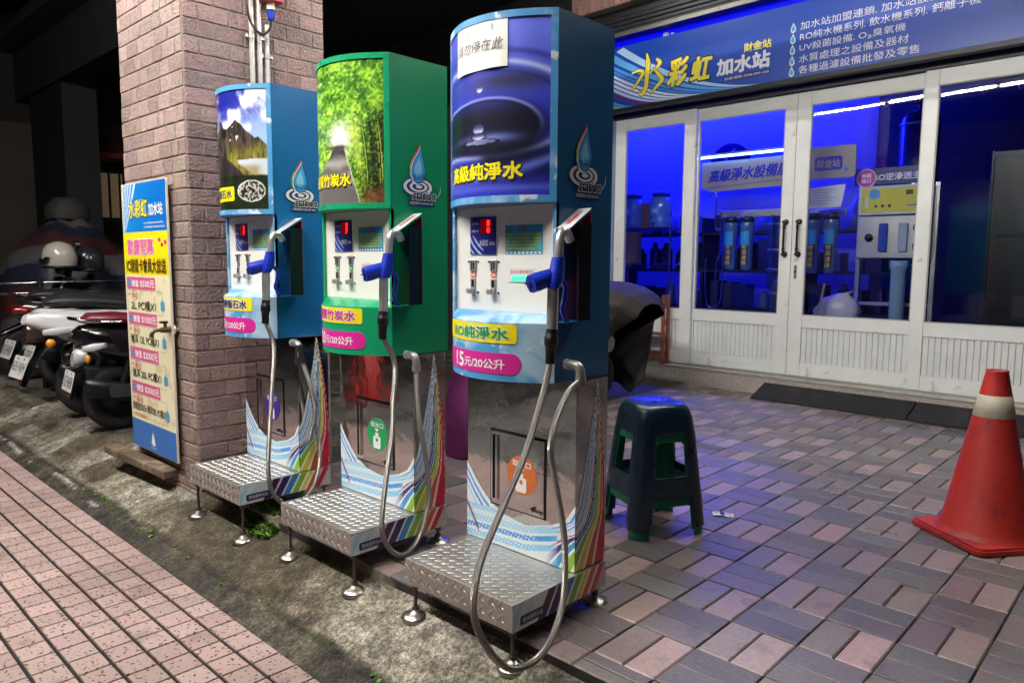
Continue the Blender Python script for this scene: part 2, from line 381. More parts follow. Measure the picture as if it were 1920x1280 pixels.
# basket-weave paving
mb = MB(); px, py = .206, .2215; X0, Y0 = -1.195, 1.834
fz = lambda u, v, d: (u, v, -.03 + d + .0025 * noise.noise((u * 2.2, v * 2.2, 1)))
for i in range(-15, 17):
    for j in range(-2, 19):
        xa, ya = X0 + i * px, Y0 + j * py; xb, yb = xa + px, ya + py
        if xa < -4.3 or yb < 1.51 or ya > 5.94: continue
        ya = max(ya, 1.515); yb = min(yb, 5.945)
        if yb - ya < .05: continue
        g = .0026; gw = .003 if random.random() < .4 else .002
        if (i + j) % 2 == 0:
            ym = (ya + yb) / 2
            for a, b_ in ((ya, ym), (ym, yb)): tile(mb, xa + g, xb - g, a + g * .8, b_ - g * .8, .03 + random.uniform(-.0009, .0009), .002, fz, jit((104, 99, 98), .1))
        else:
            xm = (xa + xb) / 2
            tile(mb, xa + g, xm - gw, ya + g, yb - g, .03 + random.uniform(-.0012, .0012), .004, fz, jit((126, 114, 110), .1))
            tile(mb, xm + gw, xb - g, ya + g, yb - g, .03 + random.uniform(-.0012, .0012), .004, fz, jit((153, 133, 129), .1))
tag(mb.build('paving', M_paver), kind='structure')
mb = MB(); mb.box(-4.4, 3, 1.517, 5.96, -.2, -.0065); tag(mb.build('paving_base', mat('joint_sand', '262120', .9, var=(40, .3), wear=('8f8577', 3, .6, .06))), kind='structure')
mb = MB(); mb.box(-14, 3, -9, .21, -.42, -.29); tag(mb.build('road', mat('asphalt', '636160', .6, var=(50, .2), bump=(90, .4), wear=[('2e2d2c', 1.4, .46, .08), ('a39c94', 3, .62, .06)])), kind='structure')

# arcade: ceiling, street canopy, dark rear wall
M_ceil = mat('ceiling_paint', '38383b', .7, var=(2, .12))
mb = MB(); mb.box(-14, 3, 2.6, 10.5, 3.95, 4.1); tag(mb.build('ceiling', M_ceil), kind='structure')
mb = MB(); mb.box(-6.2, 3, -.9, 1.45, 3.76, 3.82)
for k in range(18): mb.box(-6.2 + k * .5, -6.185 + k * .5, -.9, 1.45, 3.745, 3.76)
tag(mb.build('canopy_roof', mat('canopy_sheet', 'b4b4b0', .5, var=(3, .1))), kind='structure')
mb = MB(); mb.box(-14, -7.35, 6.2, 6.35, -.1, 3.94); tag(mb.build('rear_wall', mat('rear_wall_paint', '34302f', .8, var=(1.5, .3))), 'dark unlit rear wall of the arcade left of the shop', 'wall')
mb = MB(); mb.box(-13.9, -3.9, 2.9, 3.15, 3.3, 3.94); tag(mb.build('ceiling_beam', mat('beam_paint', '1d1d21', .8, var=(2, .15))), 'dark concrete beam under the arcade ceiling behind the tiled pillar', 'beam')

# tiled pillar
CX0, CX1, CY0, CY1 = -4.29, -3.5, 1.49, 2.236
M_mortar = mat('mortar', '9a8c87', .85, var=(60, .15), bump=(90, .3))
root = empty('brick_pillar', (CX1, CY0, 0), 'square pillar clad in mauve split-face brick tiles beside the three water dispensers', 'pillar')
mb = MB(); mb.box(CX0 - CX1, 0, 0, CY1 - CY0, -.12, 3.94); mb.build('mortar_core', M_mortar, root)
def clad(fn, W, name, cols, seed):
    random.seed(seed); mb = MB(); z = 2.214 - 30 * .0772 - .0772 * 1; r = 0
    while z < 3.86:
        u = -.075 if r % 2 else 0.
        if seed == 2: u -= random.choice((0, .0, .04))
        while u < W:
            w = .15 if seed == 1 else random.choice((.15, .15, .11, .075))
            a, b_ = max(u, 0) + .0045, min(u + w, W) - .0045
            if b_ - a > .015: tile(mb, a, b_, z + .0045, z + .0727, .0055 + random.uniform(-.001, .001), .0025, fn, jit(cols, .1))
            u += w
        z += .0772; r += 1
    mb.build(name, M_brick, root)
clad(lambda u, v, d: (d, u, v), CY1 - CY0, 'side_tiles', (160, 133, 129), 1)
clad(lambda u, v, d: (CX0 - CX1 + (CX1 - CX0) - u, -d, v), CX1 - CX0, 'front_tiles', (156, 135, 127), 2)
random.seed(11)

# fluorescent tubes under the canopy (added, unseen; they light the fronts from the street side)
M_tube = mat('lit_tube', 'ffffff', .5, emit=('fff9f2', TUBE_ROW1)); M_tube2 = mat('lit_tube_rear', 'ffffff', .5, emit=('fff9f2', TUBE_ROW2))
for row, (ty, tx0, m) in enumerate(((-.2, -5.60, M_tube), (.62, -3.02, M_tube2))):
    for k in range(3 if row == 0 else 1):
        x0 = tx0 + k * 1.46
        t = empty('tube_light', (x0, ty, 3.62), 'unseen fluorescent tube added under the street canopy to light the dispenser fronts' , 'tube light', 'added fluorescent tubes under the canopy')
        mb = MB(); mb.box(0, 1.38, -.045, .045, .01, .06, .006); mb.build('housing', M_white, t)
        mb = MB(); mb.cyl((.02, 0, -.01), (1.36, 0, -.01), .016, n=12); mb.build('tube', m, t)

# ------------------------------------------------------------------ water vending machines
SAG = .10; XC, XH = -.248, .226
def arc(x): t = (x - XC) / XH; return -.073 - SAG * (1 - t * t)
_ax = np.linspace(-.474, -.022, 400); _as = np.concatenate([[0], np.cumsum(np.hypot(np.diff(_ax), np.diff(arc(_ax))))])
AL = _as[-1]
def S_of(x): return float(np.interp(x, _ax, _as))
def onarc(d):
    def f(s, z):
        x = float(np.interp(s, _as, _ax)); k = 2 * SAG * (x - XC) / XH ** 2; n = math.hypot(k, 1)
        return (x + d * k / n, arc(x) - d / n, z)
    return f
def arcstrip(mb, s0, s1, z0, z1, d, r=0., n=40, edge=.0):
    """label or frame bar wrapped on the curved front, with rounded ends of radius r and its own thickness"""
    f = onarc(d); g = onarc(max(0, d - edge) if edge else .0002); S = np.linspace(s0, s1, n + 1)
    if r: S = np.sort(np.concatenate([S, s0 + r * (1 - np.cos(np.linspace(0, np.pi / 2, 8))), s1 - r * (1 - np.cos(np.linspace(0, np.pi / 2, 8)))]))
    vs = []
    for s in S:
        q = 0.
        if r:
            e = min(s - s0, s1 - s)
            if e < r: q = r - math.sqrt(max(0, r * r - (r - e) ** 2))
        vs += [f(s, z0 + q), f(s, z1 - q), g(s, z0 + q), g(s, z1 - q)]
    fs = []
    for i in range(len(S) - 1):
        a, b = i * 4, i * 4 + 4; fs += [(a, b, b + 1, a + 1), (a + 1, b + 1, b + 3, a + 3), (a, a + 2, b + 2, b)]
    fs += [(0, 1, 3, 2), (len(vs) - 4, len(vs) - 2, len(vs) - 1, len(vs) - 3)]
    mb.add(vs, fs, False)

# --- the three printed pictures on the fronts (albedo only)
def pic_mountain(U, V):
    n = fbm(U, V, 4, 2); nf = fbm(U, V, 18, 5); nz = fbm(U * 2, V * .7, 22, 14)
    sky_ = mixc([.62, .72, .93], [.10, .13, .55], sstep(.55, .98, V + .18 * (1 - U) - .1))
    cl = sstep(.52, .72, fbm(U * 1.2 + .3 * V, V * 1.6, 3.2, 21) + .16 * np.exp(-((U - .62) ** 2 + (V - .85) ** 2) / .03) + .16 * np.exp(-((U - .85) ** 2 + (V - .72) ** 2) / .03))
    c = mixc(sky_, [.93, .94, .97], cl)
    ridge = np.interp(U[:, 0], [0, .04, .08, .13, .2, .27, .37, .46, .6, .75, .82, 1], [.66, .70, .77, .70, .685, .71, .755, .72, .65, .60, .605, .53])[:, None] + .012 * (nf - .5)
    mt = (V < ridge)
    rock = mixc([.10, .08, .08], [.34, .29, .26], sstep(.35, .7, nz)); rock = mixc(rock, [.86, .86, .9], (sstep(.66, .7, nf) * (np.abs(U - .3) < .12) * (V > .58)))
    fl = sstep(.12, -.06, V - (.5 + .1 * np.sin(U * 9) * .3) + .14 * (nz - .5)) * sstep(.1, .3, U)
    rock = mixc(rock, mixc([.34, .32, .12], [.72, .68, .26], nf), fl * (.45 + .55 * sstep(.35, .6, nz)))
    c = mixc(c, rock, mt * 1.)
    sh = mixc([.09, .08, .09], [.30, .27, .27], nf); c = mixc(c, sh, (V < .46 - .42 * np.maximum(U - .12, 0) + .03 * (nf - .5)) * (U < .62) * 1.)
    wat = sstep(.43, .415, V + .02 * (n - .5)) * sstep(-.03, .05, U - .40 - .22 * sstep(.40, .30, V) + .12 * (n - .5)) * sstep(.28, .30, V)
    c = mixc(c, mixc([.78, .81, .86], [.58, .47, .26], sstep(.40, .34, V) * sstep(.95, .7, U) * (.5 + .5 * nf)), wat)
    lo = (V < .285 + .02 * (n - .5)); c = mixc(c, mixc([.05, .07, .05], [.16, .22, .10], nf), lo * 1.)
    e = ((U - .66) / .27) ** 2 + ((V - .155) / .088) ** 2
    peb = sstep(.42, .62, fbm(U, V * 1.8, 34, 3, 2)); c = mixc(c, mixc([.04, .04, .04], [.78, .77, .74], peb), (e < 1) * 1.); c = mixc(c, [.9, .9, .88], ((e > .93) & (e < 1.08)) * 1.)
    return c
def pic_bamboo(U, V):
    n = fbm(U * 1.0, V * 1.9, 7, 4); nf = fbm(U, V * 1.9, 34, 8, 3); nz = fbm(U * 3, V * 2, 12, 2)
    c = mixc([.10, .32, .05], [.66, .88, .22], sstep(.3, .72, .55 * nf + .45 * n)); c = mixc(c, [.90, .97, .66], sstep(.6, .8, nf * .7 + nz * .3) * .8)
    glow = np.exp(-((U - .36) ** 2 / .035 + (V - .47) ** 2 / .012)); c = mixc(c, [.97, 1, .92], np.clip(glow * 1.3 * (.6 + .8 * nf), 0, 1))
    dk = sstep(.62, 1.05, U + .25 * (.6 - V) + .2 * (n - .5)) * sstep(.75, .5, V); c = mixc(c, mixc([.05, .06, .03], [.36, .40, .16], sstep(.5, .7, nf)), dk * .85)
    for k in range(16):                                                      # stems leaning over the lane
        a = .52 + .035 * k; bend = .34 - .01 * k
        xx = a + .09 * (k % 3) - bend * np.clip(V - .1, 0, 1) ** 1.7
        w = .0045 + .0015 * (k % 3); c = mixc(c, [.05, .06, .04] if k % 4 else [.72, .80, .36], (np.abs(U - xx) < w) * sstep(.08, .2, V) * sstep(.72 - .02 * (k % 5), .5, V) * .85)
    yl = np.exp(-((U - (.62 - .3 * (V - .3))) / .07) ** 2) * sstep(.62, .5, V) * sstep(.12, .3, V); c = mixc(c, [.84, .93, .36], yl * (.5 + .6 * nf))
    lane_r = .40 + .62 * np.clip(.43 - V, 0, 1) ** 1.15; lane = (U < lane_r) & (V < .43) & (U > .3 - 1.2 * (.43 - V))
    g = .42 + .2 * np.sin(V * 42 + 3 * n) * sstep(.05, .3, V) + .35 * sstep(.36, .43, V); g = g + .2 * sstep(.33, .2, V) * sstep(.08, .2, V)
    c = mixc(c, [np.clip(g * .98, .05, .95), np.clip(g * .95, .05, .95), np.clip(g * .93, .05, .95)], lane * 1.)
    c = mixc(c, [.86, .88, .80], ((np.abs(U - lane_r) < .008) & (V < .42)) * .8)
    c = mixc(c, [.10, .09, .06], np.exp(-((V - .40) / .012) ** 2) * sstep(.1, .2, U) * sstep(.5, .38, U) * .7)
    lf = sstep(.11, .02, V - .1 * (U - .5)) * sstep(.6, .75, U); c = mixc(c, mixc([.25, .12, .06], [.66, .45, .30], nf), lf * .9)
    return c
def pic_drop(U, V):
    n = fbm(U, V, 3, 6)
    c = mixc([.17, .19, .68], [.44, .50, .95], sstep(.35, 1, V) * (.75 + .4 * n) * sstep(-.3, 1.1, U + .5 * V))
    def ring(cx, cy, rx, ry, w, col, a, th0=None):
        e = np.sqrt(((U - cx) / rx) ** 2 + ((V - cy) / ry) ** 2); m = np.exp(-((e - 1) / w) ** 2) * a
        if th0: m = m * th0(U, V)
        return mixc(c, col, m)
    e = np.sqrt(((U - .4) / .62) ** 2 + ((V - .40) / .19) ** 2)
    c = mixc(c, [.16, .16, .20], np.exp(-((V - .655) / .055) ** 2) * np.exp(-((U - .62) / .42) ** 2) * .75)
    c = ring(.35, .50, .95, .27, .06, [.74, .79, 1.], .9); c = ring(.35, .50, .80, .215, .035, [.10, .12, .40], .6)
    c = ring(.36, .50, 1.15, .33, .05, [.08, .10, .42], .5)
    dk = np.exp(-(np.maximum(e - .78, 0) / .16) ** 2) * sstep(.62, .2, np.abs(V - .37) * 2.2 + .1 * n)
    c = mixc(c, [.035, .04, .10], dk * .93)
    c = ring(.36, .40, .56, .165, .05, [.60, .66, .98], .9, lambda U, V: sstep(-.1, .25, V - .36)); c = ring(.36, .40, .51, .148, .03, [.03, .04, .12], .9, lambda U, V: sstep(-.1, .2, V - .36))
    c = mixc(c, [.55, .60, .96], np.exp(-((U - .42) / .28) ** 2 - ((V - .335) / .03) ** 2) * .85)
    c = mixc(c, [.02, .03, .09], ((((U - .30) / .21) ** 2 + ((V - .315) / .022) ** 2) < 1) * .8); c = mixc(c, [.70, .74, .98], ((((U - .31) / .15) ** 2 + ((V - .318) / .013) ** 2) < 1) * .7)
    c = mixc(c, [.03, .04, .12], np.exp(-(np.maximum(np.abs(U - .7) - .3, 0) / .1) ** 2 - ((V - .20) / .10) ** 2) * .85)
    c = mixc(c, [.44, .50, .92], np.exp(-((V - .10 - .11 * U ** 2) / .03) ** 2) * .8); c = mixc(c, [.40, .46, .90], np.exp(-((V - .045) / .022) ** 2) * .6)
    for cx_, cy_, rx, ry in ((.29, .395, .055, .03), (.29, .352, .065, .02)):                    # the drop and its reflection
        e2 = np.sqrt(((U - cx_) / rx) ** 2 + ((V - cy_) / ry) ** 2); c = mixc(c, mixc([.20, .22, .45], [.90, .93, 1.], sstep(cy_ + ry * .6, cy_ - ry, V)), sstep(1.05, .9, e2)); c = mixc(c, [.05, .05, .12], np.exp(-((e2 - 1.05) / .12) ** 2) * .8)
    e2 = np.sqrt(((U - .30) / .03) ** 2 + ((V - .625) / .02) ** 2); c = mixc(c, mixc([.2, .22, .5], [.92, .95, 1.], sstep(.64, .61, V)), sstep(1.1, .9, e2))
    return c

# --- striped swoosh printed round the steel body
_zr = [(.0, .142), (.054, .143), (.139, .148), (.2, .152), (.35, .150), (.5, .138), (.62, .120), (.7, .106), (.76, .098)]
_zu = [(.0, -.5), (.139, -.42), (.2, -.30), (.25, -.17), (.27, -.09), (.30, -.03), (.36, .012), (.45, .038), (.56, .064), (.66, .084), (.76, .098)]
BANDS = [(.0, .10, 'e9eff2'), (.10, .15, '3b9be6'), (.15, .19, 'dbe9f2'), (.19, .215, '66b9ee'), (.215, .27, 'e6eef2'), (.27, .30, '2f86dd'), (.30, .335, 'e9eff2'), (.335, .35, '7cc6ef'), (.35, .45, 'dfe9ee'),
         (.45, .475, '8f2a78'), (.475, .505, 'e9e3ee'), (.505, .56, '2b1d6a'), (.56, .58, 'e4e6ef'), (.58, .635, '2f8fc9'), (.635, .66, 'dff0ee'), (.66, .725, '87b52c'), (.725, .745, 'e9efcf'), (.745, .80, 'd5cf3c'),
         (.80, .825, 'efe9dc'), (.825, .885, 'cf5a33'), (.885, .91, 'f0dcd8'), (.91, 1.0, 'c31f3a')]
def bands(t, tab=BANDS):
    out = [np.full_like(t, .9) for _ in range(3)]
    for a, b, h in tab:
        m = (t >= a) & (t < b); q = [int(h[i:i + 2], 16) / 255 for i in (0, 2, 4)]
        for k in range(3): out[k] = np.where(m, q[k], out[k])
    return out
def sw_t(w, z):
    u = np.interp(z, [a for a, b in _zu], [b for a, b in _zu]); r = np.interp(z, [a for a, b in _zr], [b for a, b in _zr])
    return (w - u) / np.maximum(r - u, .004)
def sw_left(w, z):                                        # streaks that sweep in from the left edge
    return z - np.interp(w, [-.49, -.44, -.40, -.36, -.30, -.22, -.1], [.425, .36, .318, .285, .258, .246, .24])
def front_keep(w, z): return ((sw_t(w, z) > 0) & (z > .139)) | (sw_left(w, z) < 0) & (w < -.1)
def front_col(w, z):
    c = bands(sw_t(w, z)); q = sw_left(w, z); L = (w < -.2) | ((q < 0) & (sw_t(w, z) < .02))
    c2 = bands(np.clip(-q / .16, 0, .999), [(0, .13, 'e9eff2'), (.13, .22, '4aa3e8'), (.22, .32, 'e6eef2'), (.32, .40, '2f86dd'), (.40, .5, 'e9eff2'), (.5, .55, '8ccbf0'), (.55, 1., 'e2eaef')])
    d = z - .2 - .05 * (w + .48) - .30 * np.maximum(w + .2, 0) ** 1.2              # ribbons running on from the left edge to the right
    c3 = bands(np.clip((d + .075) / .15, 0, .999), [(0, .12, 'e4edf1'), (.12, .26, '8fcdf0'), (.26, .34, 'e6eff3'), (.34, .46, '3b9be6'), (.46, .52, 'e4edf1'), (.52, .66, 'a9d8f2'), (.66, .78, 'd3e9f5'), (.78, .9, '9ad2f1'), (.9, 1, 'e8eff2')])
    use3 = (w < -.06) & (z < .262); k = sstep(-.03, -.12, w + .25 * (.16 - z))
    c = mixc(c, c3, np.where(use3, k, 0)); c = mixc(c, c2, np.where(L & (d > .06), 1., 0))
    chk = (np.sin(w * 260 + z * 120) * np.sin(w * 150 - z * 330) > .35) & (np.abs(d) < .055) & (w < -.15); c = mixc(c, [.92, .95, .97], chk * .9)
    dia = np.exp(-((z - (.262 - 1.5 * (w + .48))) / .008) ** 2) * (w < -.42); c = mixc(c, [.36, .14, .30], dia)
    return c
def step_col(y, z):
    s = y - (z - .139) * .62
    t = bands(np.clip((s + .30) / .46, 0, .9999), [(0, .035, '2f86dd'), (.035, .07, 'd9e8ef'), (.07, .13, 'b9d9e6'), (.13, .19, 'd6e6ea'), (.19, .23, 'c2dce6'), (.23, .36, 'd9e2e2'), (.36, .44, '4a1c48'), (.44, .465, 'ddd6e4'), (.465, .545, '271a5c'),
        (.545, .565, 'd8dce8'), (.565, .635, '2f86bb'), (.635, .66, 'd6eaea'), (.66, .725, '7fae2b'), (.725, .75, 'e6ebcf'), (.75, .79, 'd3cd3a'), (.79, .815, 'ece6da'), (.815, .875, 'cb5630'), (.875, .905, 'ead8d4'), (.905, .965, 'bd1e38'), (.965, 1, 'b7b0aa')])
    return t

def logo(fn, mb, W):
    """drop-and-ripples emblem, about W wide, origin at its bottom centre; fn(u,v,d)"""
    F = lambda d: (lambda a, b: fn(a * W, b * W, d))
    mw, mn, mc, mr = mat('white_vinyl', 'f0f0f0'), M_navy, mat('drop_blue', '3fa4e0', .3), M_red
    mb.use(mn); flat(mb, ell(0, .40, .60, .30), F(.0008)); mb.use(mw); flat(mb, ell(0, .40, .555, .265), F(.0012)); mb.use(mn); flat(mb, ell(.0, .405, .43, .195), F(.0016)); mb.use(mw); flat(mb, ell(.02, .41, .345, .15), F(.002)); mb.use(mn); flat(mb, ell(.02, .41, .235, .098), F(.0024)); mb.use(mw); flat(mb, ell(.04, .41, .13, .052), F(.0028))
    def drop(k, ox=0.):
        pts = [(.12, 1.58), (.01, 1.40), (-.14, 1.18), (-.235, .95), (-.25, .76), (-.17, .58), (-.02, .49), (.13, .53), (.25, .66), (.285, .84), (.25, 1.04), (.19, 1.25), (.145, 1.42)]
        cx, cy = .03, .95
        return [(cx + (a - cx) * k + ox, cy + (b - cy) * k) for a, b in pts]
    mb.use(mw); flat(mb, drop(1.09, -.045), F(.0032))
    pr = drop(1.06, -.055); cols = ['c8243a', 'd0662e', 'c9b83a', '5ea23c', '2c7fb0', '27306f']
    for k in range(5): mb.use(mat('rainbow_' + 'abcdef'[k], cols[k], .4)); stroke(mb, [pr[k], pr[k + 1]], .055, F(.0036))
    mb.use(mn); flat(mb, drop(1.0), F(.004)); mb.use(mc); flat(mb, drop(.93), F(.0044))
    mb.use(mat('drop_light', '8fcdf0', .3)); flat(mb, [(a - .02, b) for a, b in drop(.55)], F(.0048))
    mb.use(mn); mb.text('水彩虹', (-.20, .30, .60, .80), F(.0054), .01)
    mb.use(mw); mb.text('station', (-.24, .68, .02, .30), F(.0054), .06, .3); mb.use(M_black_ink); mb.text('station', (-.23, .67, .035, .285), F(.0066), .021, .3)
    mb.use(mw); stroke(mb, spline([(.60, .12), (.74, .16), (.84, .27), (.87, .44)]), [.03] * 25, F(.005)); mb.use(mn); stroke(mb, spline([(.60, .12), (.735, .165), (.825, .275), (.86, .42)]), .014, F(.0056))
    mb.use(mn); flat(mb, rrect(-.36, .62, -.16, .02, .02, 2), F(.001)); mb.use(mw); mb.text('加盟/服務 0938-009-258', (-.32, .58, -.115, -.025), F(.0018))
    return mb

def hosemat():
    m = mat('braided_steel_hose', 'a5a19b', .3, .9); n = m.node_tree.nodes; l = m.node_tree.links
    if n.get('braid'): return m
    uv = n.new('ShaderNodeUVMap'); uv.name = 'braid'; sp = n.new('ShaderNodeSeparateXYZ'); l.new(uv.outputs[0], sp.inputs[0]); hs = []
    for sg in (1, -1):
        a = n.new('ShaderNodeMath'); a.operation = 'MULTIPLY'; a.inputs[1].default_value = 25.13; l.new(sp.outputs[0], a.inputs[0])
        b_ = n.new('ShaderNodeMath'); b_.operation = 'MULTIPLY'; b_.inputs[1].default_value = 900 * sg; l.new(sp.outputs[1], b_.inputs[0])
        s = n.new('ShaderNodeMath'); s.operation = 'ADD'; l.new(a.outputs[0], s.inputs[0]); l.new(b_.outputs[0], s.inputs[1])
        q = n.new('ShaderNodeMath'); q.operation = 'SINE'; l.new(s.outputs[0], q.inputs[0]); hs.append(q)
    mm = n.new('ShaderNodeMath'); mm.operation = 'MULTIPLY'; l.new(hs[0].outputs[0], mm.inputs[0]); l.new(hs[1].outputs[0], mm.inputs[1])
    bp = n.new('ShaderNodeBump'); bp.inputs['Strength'].default_value = .6; bp.inputs['Distance'].default_value = .002; l.new(mm.outputs[0], bp.inputs['Height']); l.new(bp.outputs[0], n['Principled BSDF'].inputs['Normal'])
    return m

def machine(loc, dz, label, frac, paint, frame, side, pic, pictext, pt_box, name, name_ink, price, circ, hose, side_wear=False, led='3fe0a0', bottle_ink='f0f0f0'):
    X, Y = loc
    root = empty('water_dispenser', (X, Y, 0), label, 'water dispenser', 'water dispensers standing in a row on the kerb ramp')
    g = lambda y: gz(Y + y)
    new = MB
    def part(mb, n, m=None, p=None, lab=None): return mb.build(n, m, p or root, lab)
    Z = lambda z: z + dz
    # steel body
    b = new(); b.box(-.48, .01, 0, .158, Z(.1395), Z(.75), .004); part(b, 'steel_body', M_steel)
    b = new(); b.surf(150, 130, lambda u, v: (-.4795 + .489 * u, -.0015, Z(.141 + .32 * v)), lambda U, V: front_keep(-.4795 + .489 * U, .141 + .32 * V), lambda U, V: front_col(-.4795 + .489 * U, .141 + .32 * V))
    b.surf(50, 200, lambda u, v: (.0115, .0005 + .157 * u, Z(.141 + .6 * v)), lambda U, V: (sw_t(.157 * U, .141 + .6 * V) > 0) & (sw_t(.157 * U, .141 + .6 * V) < 1), lambda U, V: bands(sw_t(.157 * U, .141 + .6 * V)))
    part(b, 'swoosh_decal', M_colm)
    # base block with chequer-plate step
    b = new(); b.box(-.476, .0165, .0, .158, Z(.054), Z(.1375), .003); part(b, 'base_block', M_steel2)
    st = new(); st.box(-.468, .018, -.293, -.001, Z(.054), Z(.139), .003)
    def loz(fn, u0, u1, v0, v1, pitch, wk=.085, hk=.0013):
        k = 0; v = v0
        while v < v1:
            u = u0 + (pitch / 2 if k % 2 else 0)
            while u < u1:
                a = 45 if k % 2 else -45; ca, sa = math.cos(R(a)), math.sin(R(a)); L, W_, h = pitch * .44, pitch * wk, hk
                ring = [(L, 0), (L * .55, W_), (-L * .55, W_), (-L, 0), (-L * .55, -W_), (L * .55, -W_)]
                P = lambda p, q, d: fn(u + p * ca - q * sa, v + p * sa + q * ca, d)
                st.add([P(p, q, 0) for p, q in ring] + [P(p * .72, q * .5, h) for p, q in ring], [(6, 7, 8, 9, 10, 11)] + [(i, (i + 1) % 6, 6 + (i + 1) % 6, 6 + i) for i in range(6)], False)
                u += pitch
            v += pitch / 2; k += 1
    loz(lambda u, v, d: (u, v, Z(.139) + d), -.452, .005, -.28, -.012, .033)
    loz(lambda u, v, d: (u, -.293 - d, v), -.452, .005, Z(.068), Z(.130), .040, .11, .0022)
    part(st, 'step', M_chequer)
    b = new(); b.surf(180, 36, lambda u, v: (.0195, -.2925 + .4495 * u, Z(.056 + .081 * v)), lambda U, V: (-.2925 + .4495 * U) < .15, lambda U, V: step_col(-.2925 + .4495 * U, .056 + .081 * V)); dec = part(b, 'step_decal', M_colm)
    b = new(); b.use(M_navy); f = lambda u, v: (.0205, u, Z(v)); flat(b, rrect(-.262, -.155, .068, .096, .006, 3), f); b.use(M_white_txt); b.text('隆信國際出品', (-.251, -.164, .0745, .0895), lambda u, v: (.0213, u, Z(v)), .012); part(b, 'maker_badge', None, dec)
    # legs
    for lx, ly in ((-.445, -.268), (-.003, -.268), (-.44, .13), (-.01, .135)):
        zg = g(ly) if Y + ly < 1.5 else 0.
        b = new(); b.cyl((lx, ly, zg + .012), (lx, ly, Z(.056)), .0062, n=10); b.prism(ell(lx, ly, .013, .013, 6), Z(.034), Z(.046)); b.prism(ell(lx, ly, .012, .012, 6), zg + .022, zg + .032); lg = part(b, 'leg', mat('threaded_rod', '6a645c', .45, .9, var=(80, .3)))
        b = new(); b.lathe([(.0001, .022), (.011, .021), (.017, .015), (.032, .010), (.046, .003), (.05, -.005), (.046, -.012)], (lx, ly, zg), 24); part(b, 'foot', mat('worn_foot_steel', 'b5b1a8', .3, 1., var=(25, .3), bump=(40, .3)), lg)
    # painted head: curved top section, flat middle, curved bottom section
    N = 28; xs_ = [float(np.interp(q, _as, _ax)) for q in np.linspace(0, AL, N + 1)]
    arcp = lambda k: [(x, -.06 + (arc(x) + .06) * k) for x in xs_]
    b = new(); b.use(frame)
    fr = [(x, arc(x)) for x in xs_]
    def wall(pts, z0, z1, sm=True):
        n = len(pts); b.add([(p[0], p[1], z0) for p in pts] + [(p[0], p[1], z1) for p in pts], [(i, i + 1, n + i + 1, n + i) for i in range(n - 1)], sm)
    wall(fr, Z(1.281), Z(1.827)); wall(fr, Z(.746), Z(.925))
    l0, l1 = fr, arcp(.35); n = len(fr); b.add([(p[0], p[1], Z(.925)) for p in l0] + [(p[0], p[1], Z(.948)) for p in l1], [(i, i + 1, n + i + 1, n + i) for i in range(n - 1)], True)
    mid = arcp(0.); b.add([(p[0], p[1], Z(.948)) for p in l1] + [(p[0], p[1], Z(.95)) for p in mid], [(i, i + 1, n + i + 1, n + i) for i in range(n - 1)], False)
    b.use(side)
    b.add([(p[0], p[1], Z(1.281)) for p in fr] + [(p[0], p[1], Z(1.281)) for p in mid], [(n + i, n + i + 1, i + 1, i) for i in range(n - 1)], False)
    b.use(frame)
    for x0, x1 in ((-.474, -.464), (-.034, -.022)):
        b.add([(x0, -.073, Z(.925)), (x1, -.073, Z(.925)), (x1, -.073, Z(1.281)), (x0, -.073, Z(1.281)), (x0, -.06, Z(.925)), (x1, -.06, Z(.925)), (x1, -.06, Z(1.281)), (x0, -.06, Z(1.281))], [(0, 1, 2, 3), (1, 5, 6, 2), (4, 0, 3, 7)], False)
    b.use(side)
    for x, s_ in ((-.022, 1), (-.474, -1)):
        b.add([(x, -.073, Z(.746)), (x, .199, Z(.746)), (x, .199, Z(1.827)), (x, -.073, Z(1.827))], [(0, 1, 2, 3)] if s_ > 0 else [(3, 2, 1, 0)], False)
    b.add([(-.474, .199, Z(.746)), (-.022, .199, Z(.746)), (-.022, .199, Z(1.827)), (-.474, .199, Z(1.827))], [(3, 2, 1, 0)], False)
    for z, s_ in ((.746, 0), (1.827, 1)):
        pts = [(p[0], p[1], Z(z)) for p in fr] + [(-.022, .199, Z(z)), (-.474, .199, Z(z))]; b.add(pts, [tuple(range(len(pts)))[::1 if s_ else -1]], False)
    head = part(b, 'head_cabinet')
    # picture with raised frame
    s0, s1 = .013, AL - .021; z0, z1 = 1.303, 1.806; b = new(); b.surf(150, 170, lambda u, v: onarc(.0015)(s0 + (s1 - s0) * u, Z(z0 + (z1 - z0) * v)), None, lambda U, V: pic(np.interp(U, np.linspace(0, 1, 9), frac), V)); pp = part(b, 'picture_panel', M_col)
    b = new(); arcstrip(b, 0, AL, Z(1.806), Z(1.8255), .006); arcstrip(b, 0, AL, Z(1.2825), Z(1.303), .006); arcstrip(b, 0, .013, Z(1.303), Z(1.806), .0055, n=3); arcstrip(b, AL - .021, AL, Z(1.303), Z(1.806), .0055, n=3); part(b, 'picture_frame', frame)
    b = new(); bx = pt_box
    if bx[5]: b.use(M_yellow); arcstrip(b, bx[0] - .012, bx[1] + .014, Z(bx[2] - .012), Z(bx[3] + .012), .0024, .008)
    if bx[4]: b.use(M_black_ink); b.text(pictext, (bx[0] - .002, bx[1] + .003, Z(bx[2] - .004), Z(bx[3] + .001)), onarc(.0026), .075, fine=.03)
    b.use(M_yellow if bx[4] else M_navy); b.text(pictext, bx[:2] + (Z(bx[2]), Z(bx[3])), onarc(.0034), .035 if bx[4] else .02, fine=.03); part(b, 'picture_lettering', None, pp)
    # flat white control panel
    b = new(); b.box(-.4635, -.0345, -.0625, -.058, Z(.9505), Z(1.2805)); fp = part(b, 'control_panel', M_whitepanel)
